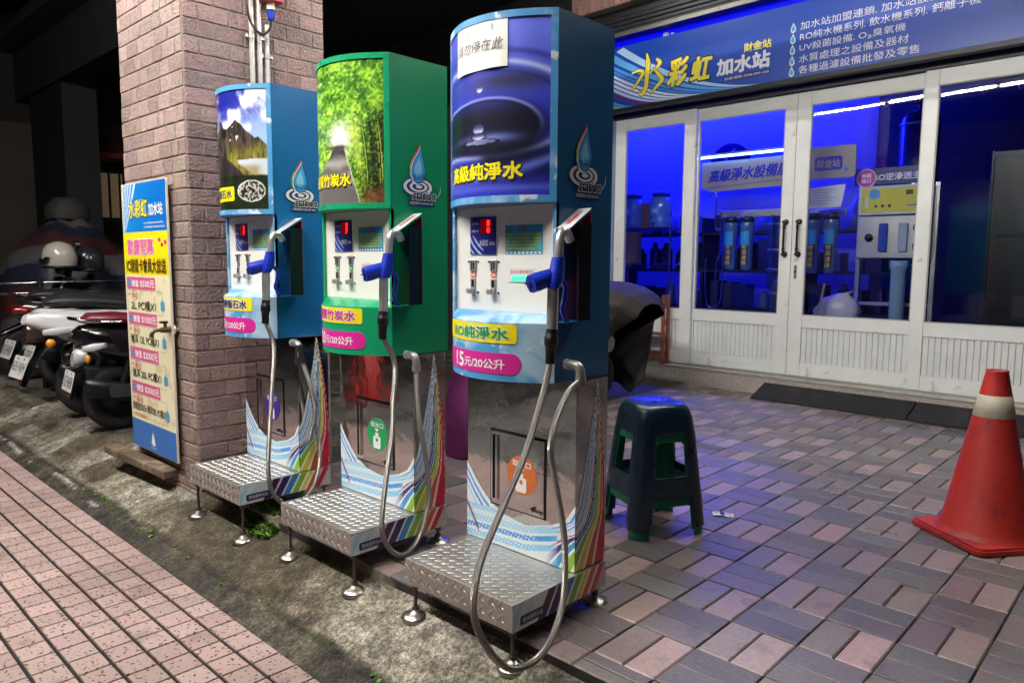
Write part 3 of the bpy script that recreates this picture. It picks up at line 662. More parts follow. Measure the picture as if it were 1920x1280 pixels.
    P = lambda d: (lambda u, v: (u, -.0625 - d, Z(v)))
    b = new(); b.surf(60, 60, lambda u, v: P(.004)(-.395 + .12 * u, 1.131 + .12 * v), None, lambda U, V: mixc(mixc([.10, .12, .42], [.18, .20, .62], V), [.62, .72, .92], ((np.sin((np.sqrt((U - .95) ** 2 + (V - .95) ** 2)) * 42) > .45) & (U + V < .62)) * 1.))
    b.box(-.395, -.275, -.0660, -.0625, Z(1.1305), Z(1.2515)); b.col = {k: v for k, v in b.col.items()}; dp = part(b, 'price_display', M_colm, fp)
    b = new(); b.use(mat('display_window', '22060a', .15, emit=('c01018', .25))); flat(b, [(-.348, 1.197), (-.297, 1.197), (-.297, 1.243), (-.348, 1.243)], P(.0046))
    b.use(mat('red_digits', 'ff2020', .4, emit=('ff1a1a', 6.))); b.text('1' if price.startswith('1') else '5', (-.316, -.305, 1.223, 1.239), P(.0052), .03); b.text('0' if price.startswith('1') else '7', (-.318, -.304, 1.2, 1.217), P(.0052), .03); part(b, 'readout', None, fp); b = new()
    for tx, bx_, sh_ in (('加水金額', (-.388, -.354, 1.226, 1.234), 0), ('水量公升', (-.388, -.354, 1.202, 1.21), 0), ('水彩虹', (-.352, -.31, 1.158, 1.178), .2), ('加水站', (-.305, -.28, 1.16, 1.172), 0)):
        b = new(); b.text(tx, bx_, P(.0052), 0, sh_); part(b, 'lettering', M_white_txt, fp)
    for u in (-.389, -.281):
        for v in (1.136, 1.246): b = new(); flat(b, ell(u, v, .0035, .0035, 10), P(.0056)); part(b, 'screw', mat('screw_head', '8c8a86', .35, 1.), fp)
    b = new(); b.use(mat('notice_blue', '3d9fd8', .4)); flat(b, [(-.238, 1.131), (-.082, 1.131), (-.082, 1.221), (-.238, 1.221)], P(.001)); b.use(mat('notice_teal', '5fb6b0', .4)); flat(b, [(-.234, 1.143), (-.086, 1.143), (-.086, 1.2), (-.234, 1.2)], P(.0015))
    b.use(M_red); b.text('公告', (-.183, -.148, 1.203, 1.219), P(.002), .02); b.use(mat('notice_yellow', 'd9e36a', .4))
    for k, tt in enumerate(['本機二十四小時自動加水服務', '請先投幣後按鈕取水完成', '投入金額恕不找零敬請見諒', '取水前請將容器清洗乾淨', '機器故障請撥服務電話']): b.text(tt, (-.231, -.09 if k < 3 else -.11, 1.188 - k * .0105, 1.195 - k * .0105), P(.002), .02)
    b.use(M_white_txt)
    for k in range(9): flat(b, ell(-.229 + k * .017, 1.136, .006, .0035, 10), P(.0015))
    part(b, 'notice_sticker', None, fp)
    for cx_ in (-.383, -.289):
        b = new(); b.box(cx_ - .015, cx_ + .015, -.0675, -.0625, Z(1.076), Z(1.114), .002); b.box(cx_ - .011, cx_ + .011, -.0675, -.0625, Z(1.008), Z(1.054), .002); b.box(cx_ - .014, cx_ + .01, -.085, -.066, Z(1.004), Z(1.022), .003)
        b.use(M_dark); b.box(cx_ - .0065, cx_ - .0035, -.0685, -.066, Z(1.08), Z(1.11)); b.box(cx_ + .0015, cx_ + .0065, -.0685, -.066, Z(1.083), Z(1.107)); b.box(cx_ - .005, cx_ + .005, -.0682, -.066, Z(1.026), Z(1.048))
        for u in (-.022, .022):
            for v in (1.107, 1.008): b.cyl((cx_ + u, -.0655, Z(v)), (cx_ + u, -.0622, Z(v)), .0035, n=10)
        b2 = new(); part(b, 'coin_slot', M_satin, fp)
        b2.use(circ); b2.prism(ell(cx_, Z(1.065), .0135, .0105, 20), -.0645, -.0624, 'y'); b2.use(M_white_txt); b2.text('5元' if cx_ < -.3 else '10元', (cx_ - .009, cx_ + .009, 1.0605, 1.0695), P(.0024), .03); part(b2, 'coin_label', None, fp)
    b = new(); b.use(M_white); b.box(-.218, -.117, -.0650, -.0625, Z(1.045), Z(1.089)); b.use(mat('lit_led_' + led, led, .3, emit=(led, 1.4))); b.box(-.207, -.128, -.0665, -.0648, Z(1.0495), Z(1.0645)); b.use(M_red); b.text('出水中請勿操作', (-.213, -.122, 1.0715, 1.083), P(.0028), .01); part(b, 'indicator_lamp', None, fp)
    # labels on the lower curve
    a0, a1 = .022, .392
    b = new(); arcstrip(b, a0, a1, Z(.862), Z(.920), .0016, .01); nl = part(b, 'name_label', M_yellow)
    b = new(); b.use(M_white_txt); b.text(name, (.10, .366, Z(.870), Z(.912)), onarc(.0022), .075, fine=.03); b.use(name_ink); b.text(name, (.102, .364, Z(.872), Z(.910)), onarc(.003), .03, fine=.03); part(b, 'lettering', None, nl)
    b = new(); arcstrip(b, .014, .405, Z(.768), Z(.832), .0016, .031); pl = part(b, 'price_label', M_pink)
    h, t = price.split('元'); b = new(); q0 = .12; b.text(h, (q0, q0 + .058, Z(.778), Z(.822)), onarc(.0024), .03, fine=.03); b.text('元' + t, (q0 + .066, .352, Z(.782), Z(.812)), onarc(.0024), .02, fine=.03); part(b, 'lettering', M_white_txt, pl)
    # emblem on the side
    b = new(); logo(lambda u, v, d: (-.0205 + d * .5, .052 + u, Z(1.318) + v), b, .124); part(b, 'emblem', None, head)
    # hatch in the steel body
    b = new(); b.use(mat('hatch_gap', '0c0b0a', .6)); f = lambda d: (lambda u, v: (u, -.002 - d, Z(v)))
    flat(b, [(-.362, .280), (-.111, .280), (-.111, .546), (-.362, .546)], f(.0)); b.use(M_steel); b.box(-.356, -.117, -.006, -.0025, Z(.286), Z(.540), .002); b.use(M_chrome); b.box(-.347, -.341, -.014, -.006, Z(.305), Z(.525)); b.box(-.327, -.321, -.014, -.006, Z(.305), Z(.525)); b.use(M_dark); b.box(-.341, -.327, -.0075, -.006, Z(.305), Z(.525))
    b.use(M_chrome); b.box(-.17, -.125, -.016, -.006, Z(.294), Z(.304), .002); b.box(-.168, -.158, -.02, -.006, Z(.294), Z(.312), .002); hd = part(b, 'hatch_door')
    b = new(); f = lambda d: (lambda u, v: (u, -.0065 - d, Z(v))); b.use(circ); b.prism([(q[0], Z(q[1])) for q in ell(-.212, .409, .066, .066, 40)], -.0075, -.006, 'y'); b.use(M_white_txt)
    b.text('取水口', (-.252, -.172, .437, .458), f(.002), .02); flat(b, [(-.214, .419), (-.199, .432), (-.229, .432)], f(.002)); flat(b, rrect(-.238, -.19, .352, .402, .007, 3) , f(.002)); flat(b, rrect(-.224, -.204, .4, .416, .003, 2), f(.0018)); b.use(circ); flat(b, ell(-.213, .387, .008, .008, 16), f(.0026)); part(b, 'outlet_sticker', None, hd)
    # nozzle pocket on the side
    b = new(); b.use(side); b.add([(-.0215, -.075, Z(1.205)), (.032, -.075, Z(1.205)), (.032, .03, Z(1.268)), (-.0215, .03, Z(1.268)), (-.0215, -.075, Z(1.198)), (.032, -.075, Z(1.198)), (.032, .03, Z(1.261)), (-.0215, .03, Z(1.261))], [(4, 5, 1, 0), (5, 6, 2, 1), (7, 6, 5, 4)], False)
    b.use(M_white); b.add([(-.021, -.074, Z(1.2062)), (.031, -.074, Z(1.2062)), (.031, .029, Z(1.269)), (-.021, .029, Z(1.269))], [(0, 1, 2, 3)], False); b.use(M_red)
    cN = math.cos(math.atan2(.063, .105)); b.text('請輕拿輕放', (-.055, .012, .012, .026), lambda u, v: (.024 - v, u, Z(1.2068) + (u + .074) * .063 / .103 + .001), .02)
    b.box(-.0215, .0285, .027, .03, Z(.9345), Z(1.262)); b.use(mat('pocket_back', '14181d', .25, coat=.4)); b.box(.029, .032, -.03, .0265, Z(.9345), Z(1.222)); b.use(side); b.box(-.0215, .032, -.075, .0265, Z(.93), Z(.934)); b.use(mat('pocket_edge', '2a3238', .25, .6)); b.box(.0275, .0335, -.0325, -.0305, Z(.9345), Z(1.222))
    part(b, 'nozzle_pocket')
    # nozzle, hose, elbow
    b = new(); b.tube(spline([(.02, -.06, Z(1.17)), (.022, -.078, Z(1.192)), (.024, -.10, Z(1.194)), (.027, -.116, Z(1.17)), (.03, -.124, Z(1.12)), (.031, -.128, Z(1.085))], 8), .0135, 14); b.tube([(.032, -.148, Z(1.04)), (.033, -.152, Z(.915))], .0165, 16); nz = part(b, 'nozzle', mat('nozzle_steel', 'c6c5c2', .3, .72, var=(20, .1)))
    b = new(); b.loft([((.031, -.126, Z(1.122)), (.017, 0, 0), (0, .017, 0)), ((.031, -.130, Z(1.09)), (.02, 0, 0), (0, .022, 0)), ((.032, -.138, Z(1.06)), (.021, 0, 0), (0, .026, 0)), ((.032, -.148, Z(1.035)), (.019, 0, 0), (0, .019, 0))], 16)
    b.tube([(.02, -.135, Z(1.068)), (.004, -.185, Z(1.052)), (-.002, -.205, Z(1.046))], [.024, .027, .026], 18); b.use(mat('blue_plastic_dark', '0a1c6e', .4)); b.box(-.022, .018, -.2085, -.204, Z(1.044), Z(1.0475)); b.box(-.004, 0, -.2085, -.204, Z(1.024), Z(1.068))
    b.cm = 0
    b.tube(spline([(.032, -.115, Z(1.06)), (.034, -.095, Z(1.035)), (.034, -.10, Z(1.0)), (.034, -.108, Z(.975)), (.034, -.095, Z(.945)), (.034, -.085, Z(.937))], 5), .0075, 8)
    part(b, 'handle', M_bluepl, nz)
    b = new(); b.tube([(.033, -.152, Z(.918)), (.033, -.154, Z(.90)), (.034, -.155, Z(.895)), (.034, -.156, Z(.875)), (.033, -.156, Z(.87)), (.033, -.157, Z(.85)), (.033, -.158, Z(.82))], [.017, .017, .0205, .0205, .017, .015, .0145], 16); part(b, 'hose_coupling', M_dark)
    hp = [(.033, -.157, Z(.83))] + [(q[2] if len(q) > 2 else .035, q[0], q[1]) for q in hose]
    b = new(); b.tube(spline(hp, 10), .0097, 12, True); part(b, 'hose', hosemat())
    ez = hose[-1][1]; ey = hose[-1][0]
    b = new(); b.use(M_white); b.cyl((-.022, ey, ez + .045), (-.012, ey, ez + .045), .016, n=16); b.use(M_satin); b.tube(spline([(-.014, ey, ez + .045), (.012, ey, ez + .045), (.028, ey, ez + .04), (.035, ey, ez + .022), (.036, ey, ez - .004)], 5), .0145, 14); b.prism(ell(.036, ey, .017, .017, 6), ez - .012, ez + .01); part(b, 'elbow')
    return root

blue = mat('blue_paint', '1668a6', .32, var=(3, .06), coat=.25, wear=[('4d86ad', 14, .70, .1)])
bluew = mat('weathered_blue_paint', '4f97cc', .4, var=(5, .08), wear=[('a9cbe2', 6, .50, .12), ('d5dde2', 16, .62, .06), ('2a6fae', 5, .66, .08)])
blue_shade = mat('shaded_blue_paint', '135a8a', .3, var=(3, .06), coat=.3)  # same blue as the far dispenser, the side's shade put into the colour
green = mat('green_paint', '0a8a5a', .3, var=(3, .05), coat=.3)
greenf = mat('green_trim_paint', '149a68', .28, var=(4, .05), coat=.3)
machine((-1.3718, 1.7371), 0., 'blue dispenser with water drop picture and a paper taped on top, nearest of the row', [0, .024, .073, .155, .272, .424, .602, .797, 1.], blue_shade, bluew, blue_shade, pic_drop, '高級純淨水', (.09, .405, 1.352, 1.40, True, False), 'RO純淨水', M_green, '15元/20公升', mat('orange_vinyl', 'd2703c', .4),
        [(-0.188, 0.749, 0.037), (-0.279, 0.584, 0.05), (-0.389, 0.472, 0.075), (-0.491, 0.371, 0.1), (-0.538, 0.309, 0.12), (-0.552, 0.248, 0.13), (-0.53, 0.174, 0.14), (-0.473, 0.095, 0.14), (-0.417, 0.052, 0.14), (-0.328, 0.031, 0.13), (-0.25, 0.05, 0.12), (-0.192, 0.111, 0.11), (-0.162, 0.178, 0.1), (-0.143, 0.327, 0.08), (-0.165, 0.516, 0.055), (-0.172, 0.587, 0.05), (-0.134, 0.665, 0.042), (-0.077, 0.728, 0.037), (-.02, .755, .036)])
machine((-2.1321, 1.7155), .0136, 'green dispenser with the bamboo lane picture, between the two blue ones', [-.03, 0, .021, .08, .19, .345, .54, .762, 1.], green, greenf, green, pic_bamboo, '優質竹炭水', (.10, .355, 1.365, 1.41, True, False), '優質竹炭水', M_mag_txt, '20元/20公升', mat('green_circle', '1c9a58', .4),
        [(-.107, .74), (-.116, .6), (-.122, .48), (-.152, .319), (-.173, .154), (-.148, .072), (-.093, .022), (-.03, .035), (.02, .10), (.048, .19), (.05, .24), (.036, .361), (.006, .51), (-.006, .64), (-.008, .715)], led='e03040')
machine((-2.9024, 1.6816), .0226, 'blue dispenser with the mountain lake picture against the brick pillar', [-.10, -.04, .004, .038, .133, .286, .49, .734, 1.], blue, bluew, blue, pic_mountain, '麥飯石水', (.13, .30, 1.352, 1.39, False, True), '高級麥飯石水', M_navy, '30元/20公升', mat('purple_circle', '3a2487', .4),
        [(-.124, .74), (-.14, .54), (-.158, .34), (-.166, .22), (-.16, .14), (-.135, .083), (-.08, .035), (-.01, .038), (.05, .09), (.082, .18), (.086, .26), (.066, .45), (.03, .61), (-.004, .70)])
# second hose of the far dispenser
t = [o for o in C.objects if o.name.startswith('water_dispenser')][-1]
mb = MB(); mb.tube(spline([(.04, -.002, .72), (.046, .006, .66), (.06, .03, .56), (.062, .05, .46), (.05, .05, .38), (.03, .035, .30)], 8), .0097, 12, True); mb.build('hose', hosemat(), t)
mb = MB(); mb.tube([(.036, -.004, .74), (.044, .004, .66)], .0165, 12); mb.tube([(.036, -.004, .735), (.03, -.006, .655)], .0165, 12); mb.build('hose_sleeve', M_rubber, t)

# handwritten paper taped to the near dispenser
X3, Y3 = -1.3718, 1.7371
sa, sb = .140, .358
pf = lambda d: (lambda u, v: tuple(np.array(onarc(d)(u, v)) + np.array((X3, Y3, 0))))
t = MB(); t.use(mat('white_paper', 'efefe8', .6, var=(12, .04))); t.surf(20, 12, lambda u, v: pf(.004 + .004 * math.sin(u * 6) ** 2 * (1 - v))(sa + (sb - sa) * u, 1.668 + .142 * v + .004 * u))
t.use(M_black_ink); t.text('請勿停在此', (sa + .012, sb - .012, 1.722, 1.755), pf(.0085), -.012, .2, fine=.02); t.text('(', (sa + .075, sa + .082, 1.772, 1.793), pf(.0085)); t.text(')', (sa + .165, sa + .172, 1.776, 1.797), pf(.0085))
tag(t.build('paper_notice'), 'white handwritten paper taped to the top of the nearest blue dispenser', 'paper notice')

# ------------------------------------------------------------------ shop front (local frame: x along the front, y into the shop, z up)
FYAW = math.atan(-.02903)
FO = Vector((-2.5, 6.0933, 0))
def FT(off=(0, 0, 0)): return Matrix.Translation(FO) @ Matrix.Rotation(FYAW, 4, 'Z') @ Matrix.Translation(off)
def froot(name, x, z, label, cat, group=None, y=0.):
    p = FT() @ Vector((x + 2.5, y, z)); return empty(name, p, label, cat, group, FYAW)
M_glass = bpy.data.materials.new('window_glass'); M_glass.use_nodes = True
_n = M_glass.node_tree.nodes; _l = M_glass.node_tree.links; _n.remove(_n['Principled BSDF'])
_tr = _n.new('ShaderNodeBsdfTransparent'); _tr.inputs[0].default_value = (.86, .88, .9, 1); _gl = _n.new('ShaderNodeBsdfGlossy'); _gl.inputs['Roughness'].default_value = .015; _fr = _n.new('ShaderNodeFresnel'); _fr.inputs[0].default_value = 1.6
_ge = _n.new('ShaderNodeNewGeometry'); _mu = _n.new('ShaderNodeMath'); _mu.operation = 'SUBTRACT'; _mu.use_clamp = True
_tc = _n.new('ShaderNodeTexCoord'); _nz = _n.new('ShaderNodeTexNoise'); _nz.inputs['Scale'].default_value = 1.1; _nz.inputs['Detail'].default_value = 1; _bp = _n.new('ShaderNodeBump'); _bp.inputs['Strength'].default_value = .06; _bp.inputs['Distance'].default_value = .1
_l.new(_tc.outputs['Object'], _nz.inputs['Vector']); _l.new(_nz.outputs[0], _bp.inputs['Height']); _l.new(_bp.outputs[0], _gl.inputs['Normal'])
_mx = _n.new('ShaderNodeMixShader'); _l.new(_fr.outputs[0], _mu.inputs[0]); _l.new(_ge.outputs['Backfacing'], _mu.inputs[1]); _l.new(_mu.outputs[0], _mx.inputs[0]); _l.new(_tr.outputs[0], _mx.inputs[1]); _l.new(_gl.outputs[0], _mx.inputs[2]); _l.new(_mx.outputs[0], _n['Material Output'].inputs[0])
_tc = {}
# granite threshold
M_granite = mat('granite', 'a59d97', .45, var=(150, .45), wear=[('3a3634', 130, .56, .06), ('d6cfc8', 110, .6, .05)])
M_terr = mat('polished_sill', '8f8b82', .22, var=(6, .18), bump=(30, .05))
r = froot('granite_threshold', -1.2, 0, 'speckled granite threshold step under the white shop doors', 'threshold', y=-.145)
mb = MB(); mb.box(-3.06, 4.2, 0, .42, -.05, .138); mb.build('riser', M_granite, r)
mb = MB(); mb.box(-3.065, 4.2, -.006, .42, .1385, .157, .003); mb.build('top_slab', M_terr, r)

M_beige_seal = mat('dark_seal', '55565a', .6)
def door(x0, x1, y, label, stl, stt, handle=None, glass_l=None):
    """white sliding door: rails, beadboard panel and pane; stl / stt = widths of left and right stile"""
    r = froot('sliding_door', x0, .165, label, 'door', 'white sliding doors of the water shop', y); W = x1 - x0; H = 2.34; z = lambda q: q - .165
    b = MB(); b.box(0, stl, 0, .045, 0, H, .003); b.box(W - stt, W, 0, .045, 0, H, .003)
    for za, zb in ((.165, .277), (.573, .676), (2.395, 2.505)): b.box(stl + .0005, W - stt - .0005, .004, .041, z(za), z(zb), .002)
    b.build('frame', M_white, r)
    b = MB(); n = max(3, int((W - stl - stt) / .042)); w = (W - stl - stt) / n
    for k in range(n): b.box(stl + k * w + .0015, stl + (k + 1) * w - .0015, .016, .03, z(.2775), z(.5725), .0015)
    b.build('beadboard_panel', mat('white_beadboard', 'cfd3d2', .42, var=(8, .06)), r)
    b = MB(); b.box(stl + .001, W - stt - .001, .02, .024, z(.677), z(2.394)); b.build('glass_pane', M_glass, r)
    b = MB()
    for a, c, d, e in ((stl, stl + .008, .68, 2.392), (W - stt - .008, W - stt, .68, 2.392)): b.box(a + .0005, c, .006, .0195, z(d), z(e))
    b.box(stl + .009, W - stt - .009, .006, .0195, z(.677), z(.685)); b.box(stl + .009, W - stt - .009, .006, .0195, z(2.386), z(2.394)); b.build('glazing_bead', mat('grey_bead', '9b9d9c', .5), r)
    if handle:
        b = MB(); hx = handle; b.tube([(hx, -.04, z(1.19)), (hx, -.04, z(1.45))], .009, 10); b.use(M_dark)
        for q in (1.185, 1.455): b.cyl((hx, 0, z(q)), (hx, -.05, z(q)), .014, n=12); b.cyl((hx, .0, z(q)), (hx, -.006, z(q)), .024, n=14)
        for q in (1.23, 1.41): b.cyl((hx, -.04, z(q - .01)), (hx, -.04, z(q + .01)), .0125, n=12)
        b.build('handle', mat('bronze_handle', '24211f', .3, .7), r)
    return r
door(-4.388, -3.482, .0, 'leftmost white shop door, partly behind the near blue dispenser', .12, .117)
door(-3.478, -2.556, .035, 'white shop door with filters and a glowing tube behind its pane, left of the centre gap', .012, .10, handle=.87)
d3 = door(-2.552, -1.594, .035, 'white shop door with the steel filter machine behind its pane, right of the centre gap', .115, .012, handle=.06)
mb = MB(); mb.use(M_steel2); mb.box(.03, .056, -.006, -.0005, .82, .93, .002); mb.use(M_dark); mb.cyl((.043, -.009, .875), (.043, -.006, .875), .009, n=12); mb.build('lock_plate', None, d3)
door(-1.59, -.55, .0, 'rightmost white shop door with a dark pane behind the traffic cone', .09, .11)
door(-.546, .45, .035, 'white shop door beyond the right edge of the photograph', .1, .1)
mb = MB(); mb.T = FT((2.5, 0, 0)); mb.box(-4.41, .5, -.01, .09, .1575, .1645); tag(mb.build('door_track', M_steel2), 'steel sliding track on the granite threshold', 'track')

mb = MB(); mb.T = FT((2.5, 0, 0)); mb.box(-4.475, .5, -.012, .085, 2.508, 2.60); tag(mb.build('head_rail', mat('dark_head_rail', '17172a', .5)), 'dark rail over the white shop doors below the signboard', 'rail')
mb = MB(); mb.T = FT((2.5, 0, 0)); mb.box(-4.473, -4.392, -.005, .08, .158, 2.507); tag(mb.build('door_jamb', mat('jamb_blue', '8c9dc4', .5)), 'pale bluish jamb at the left end of the shop doors', 'jamb')
# sign above the doors
M_sign = mat('sign_blue', '1747ad', .33, var=(1.2, .04), coat=.3)
SX0, SX1, SZ0, SZ1 = -4.46, .45, 2.585, 3.16
r = froot('shop_sign', SX0, SZ0, 'long blue signboard with yellow and white characters above the white shop doors', 'sign', y=-.15); q = lambda x: x - SX0; zz = lambda z: z - SZ0
mb = MB(); mb.box(0, SX1 - SX0, 0, .07, 0, SZ1 - SZ0, .004); mb.build('board', M_sign, r)
mb = MB(); mb.box(-.005, SX1 - SX0 + .005, -.012, .08, -.035, -.001); mb.build('bottom_rail', mat('sign_rail', '22222c', .4, .3), r)
F = lambda d: (lambda x, z: (q(x), -d, zz(z)))
# swoosh of stripes at the left end
b = MB(); cols = ['d9d33c', '7fae35', '2f8fd2', '1b2a86', '571a56', 'a9bfe6', 'c3d2ec', 'd3def2', 'c9d8f0', '3f7fd0', '4f93dc', '5aa6e2', 'a8cdf0']
ts = np.linspace(0, 1, 26)
for k, c_ in enumerate(cols):
    a = k / len(cols); e = (k + .68) / len(cols); up = []; dn = []
    for tt in ts:
        def P(m):                                                             # m across the swoosh, tt along it
            x0_, z0_ = SX0 + .005, 2.60 + .56 * m ** .9
            x1_, z1_ = -4.36 + 1.62 * m ** 1.05, SZ0 + .002
            xs0 = x0_ + max(0, (m - .82)) * 1.6
            z0c = min(z0_, SZ1 - .004)
            return (xs0 + (x1_ - xs0) * tt, z0c + (z1_ - z0c) * (1 - (1 - tt) ** 1.75))
        up.append(P(e)); dn.append(P(a))
    b.use(mat('stripe_' + 'abcdefghijklm'[k], c_, .4)); f = F(.0012 + k * .0001); n = len(ts)
    b.add([f(*p) for p in up] + [f(*p) for p in dn], [(i, i + 1, n + i + 1, n + i) for i in range(n - 1)], False)
b.build('stripes', None, r)
def brush(b, segs, fn):
    for pts, w in segs: stroke(b, spline(pts, 8), list(np.interp(np.linspace(0, 1, (len(pts) - 1) * 8 + 1), np.linspace(0, 1, len(w)), w)), fn)
# brush lettering: first character drawn as strokes, the next two set and sheared
shui = [([(.40, 1.02), (.44, .80), (.42, .5), (.40, .2), (.30, .03), (.22, .14)], [.03, .085, .08, .08, .06, .02]), ([(.04, .60), (.22, .64), (.32, .56), (.2, .36), (.05, .18)], [.03, .06, .07, .05, .03]),
        ([(.64, .84), (.72, .72), (.60, .56)], [.04, .08, .05]), ([(.60, .58), (.72, .42), (.78, .30), (.62, .12), (.5, .0)], [.04, .07, .08, .05, .02]), ([(.46, .5), (.56, .58), (.64, .62)], [.03, .04, .05])]
for nm, m_, d, g in (('lettering_outline', M_black_ink, .0032, .028), ('lettering_yellow', mat('sign_yellow', 'e6d84e', .4), .0042, 0.)):
    b = MB(); b.use(m_); f = F(d); sx, sz, kw, kh = -4.12, 2.665, .46, .37
    brush(b, [(pts, [w * 1.25 + g for w in ws]) for pts, ws in shui], lambda u, v: f(sx + u * kw, sz + v * kh))
    b.text('彩', (-3.70 - g * .3, -3.49 + g * .3, 2.70 - g * .3, 2.935 + g * .3), f, .03 + g * .8, .25, fine=None); b.text('虹', (-3.46 - g * .3, -3.255 + g * .3, 2.715 - g * .3, 2.905 + g * .3), f, .045 + g * .8, .2)
    b.build(nm, None, r)
b = MB(); b.use(_m['sign_yellow']); b.text('財金站', (-2.955, -2.715, 2.865, 2.935), F(.0042), .03); b.build('branch_lettering', None, r)
b = MB(); b.use(mat('sign_white', 'dfe2ec', .4)); f = F(.0036); b.text('加水站', (-3.20, -2.725, 2.715, 2.845), f, .05); b.build('title_lettering', None, r); b = MB(); b.use(_m['sign_white'])
rows = ['加水站加盟連鎖. 加水站設計施工', 'RO純水機系列. 飲水機系列. 鈣離子機', 'UV殺菌設備. O₃臭氧機', '水質處理之設備及器材', '各種過濾設備批發及零售']
ends = [-1.32, -1.235, -1.70, -1.675, -1.60]
for k, tx in enumerate(rows):
    z0 = 2.945 - k * .0845; b.text(tx, (-2.478, ends[k], z0, z0 + .062), f, .018)
b.build('list_lettering', None, r)
b = MB(); b.use(M_navy); flat(b, rrect(-3.14, -2.715, 2.655, 2.695, .004, 2), F(.002)); b.use(_m['sign_white']); b.text('加盟/服務 0938-009-258', (-3.13, -2.728, 2.663, 2.687), F(.0032), .012); b.build('phone_strip', None, r)
b = MB()
for k in range(5):
    cz = 2.97 - k * .0845; pts = [(.3, 1.0), (.0, .55), (-.05, .25), (.12, .0), (.42, -.03), (.66, .14), (.68, .42), (.5, .68)]
    P_ = lambda s, ox=0: [(-2.552 + .052 * (.3 + (a - .3) * s), cz - .03 + .068 * (.4 + (c_ - .4) * s)) for a, c_ in pts]
    b.use(mat('pale_outline', 'd9e6c8', .4)); flat(b, P_(1.15), F(.0022)); b.use(M_cyan); flat(b, P_(.78), F(.003))
b.build('drop_bullets', None, r)
# ripple print at the right end of the sign
b = MB(); b.use(mat('sign_ripple', '2c4a86', .4))
for k in range(5): band(b, ell(-.92, 2.84, .06 + .05 * k, .025 + .022 * k, 40), ell(-.92, 2.84, .045 + .05 * k, .018 + .022 * k, 40), F(.0015 + k * .0002))
b.build('ripple_print', None, r)

# strip whose own glow stands in for the interior light, shutter guide over the sign, lintel clad in upright bricks
mb = MB(); mb.T = FT((2.5, 0, 0)); mb.box(-4.46, .5, -.03, .0, 3.165, 3.36); tag(mb.build('header_panel', mat('header_glow', '0a14c8', .4, emit=('0508e8', .8))), 'panel glowing in place of interior light between the signboard and the roller shutter housing', 'panel')
mb = MB(); mb.T = FT((2.5, 0, 0)); mb.use(M_white); mb.box(-3.83, -3.76, -.06, -.031, 3.255, 3.30, .003); mb.box(-3.83, -3.77, -.055, -.031, 3.18, 3.222, .003); mb.box(-3.745, -3.72, -.05, -.031, 3.19, 3.21, .002); tag(mb.build('sensor_unit'), 'small white sensor box on the blue strip above the signboard', 'sensor')
r = froot('shutter_housing', -4.6, 3.27, 'dark grooved roller shutter housing under the brick lintel', 'shutter', y=-.24)
mb = MB()
mb.box(0, 5.2, 0, .03, -.03, .01, .003)
for k in range(4): mb.box(0, 5.2, .02 + .012 * k, .05 + .012 * k, .02 + .045 * k, .055 + .045 * k, .006)
mb.box(0, 5.2, .06, .2, -.02, .22); mb.build('slats', mat('shutter_metal', '3c3d42', .4, .6), r)
mb = MB(); mb.box(0, 5.2, -.012, -.001, -.05, -.012, .002)
mb.use(M_chrome)
for k in range(12): mb.cyl((.2 + k * .42, -.016, -.03), (.2 + k * .42, -.012, -.03), .006, n=8)
mb.build('guide_rail', mat('guide_metal', '8d8b84', .35, .7), r)
mb = MB(); mb.T = FT((2.5, 0, 0)); mb.box(-4.75, .6, -.28, .1, 3.50, 3.945); tag(mb.build('lintel', M_mortar), 'mortar core of the brick lintel above the shop sign', 'lintel')
lo = C.objects['lintel']; mb = MB(); mb.T = FT((2.5, 0, 0)); random.seed(3)
for j in range(3):
    for k in range(70):
        u = -4.74 + k * .075 + (.02 if j % 2 else 0); tile(mb, u + .004, u + .071, 3.503 + j * .15, 3.646 + j * .15, .01, .003, lambda a, c_, d: (a, -.28 - d, c_), jit((182, 140, 130), .1))
bo = mb.build('upright_tiles', M_brick); bo.parent = lo

# walls of the shop and its interior
M_iw = mat('shop_wall', '8a8fa0', .7, var=(1.5, .05))
def wallbox(name, x0, x1, y0, y1, z0, z1, m, label, kind=None, cat='wall'):
    mb = MB(); mb.T = FT((2.5, 0, 0)); mb.box(x0, x1, y0, y1, z0, z1); o = mb.build(name, m)
    return tag(o, kind='structure') if kind else tag(o, label, cat)
wallbox('shop_rear_wall', -7.2, -2.75, 2.45, 2.55, .1, 3.5, M_iw, 'blue lit rear wall inside the shop')
wallbox('dimmed_rear_wall', -2.745, .6, 2.44, 2.55, .1, 3.5, mat('dimmed_shop_wall', '22263c', .6, var=(2, .2)), 'rear wall in the right half of the shop, gloom put into its colour')  # gloom of the unlit right half is put into this wall's colour
wallbox('shop_partition', -7.3, -7.2, .06, 2.55, .1, 3.5, M_iw, 'side partition at the left end of the shop interior')
wallbox('shop_end_wall', .6, .7, -.1, 2.55, .1, 3.9, M_iw, 'side wall at the right end of the shop interior')
wallbox('shop_floor', -7.2, .6, .09, 2.45, .02, .135, mat('shop_floor_tile', '6f7078', .3, var=(4, .1)), '', True)
wallbox('shop_ceiling', -7.2, .6, .03, 2.45, 3.36, 3.45, M_iw, '', True)
wallbox('front_pier', -7.3, -4.475, -.1, .04, -.02, 3.94, mat('pier_paint', '2e3034', .7, var=(2, .2)), 'dark front pier between the shop doors and the rear wall')
r = froot('side_board', -4.47, .9, 'narrow blue advertising board fixed beside the leftmost shop door', 'sign', y=-.13)
mb = MB(); mb.box(0, .075, 0, .02, 0, 1.62, .003); mb.build('board', M_sign, r)
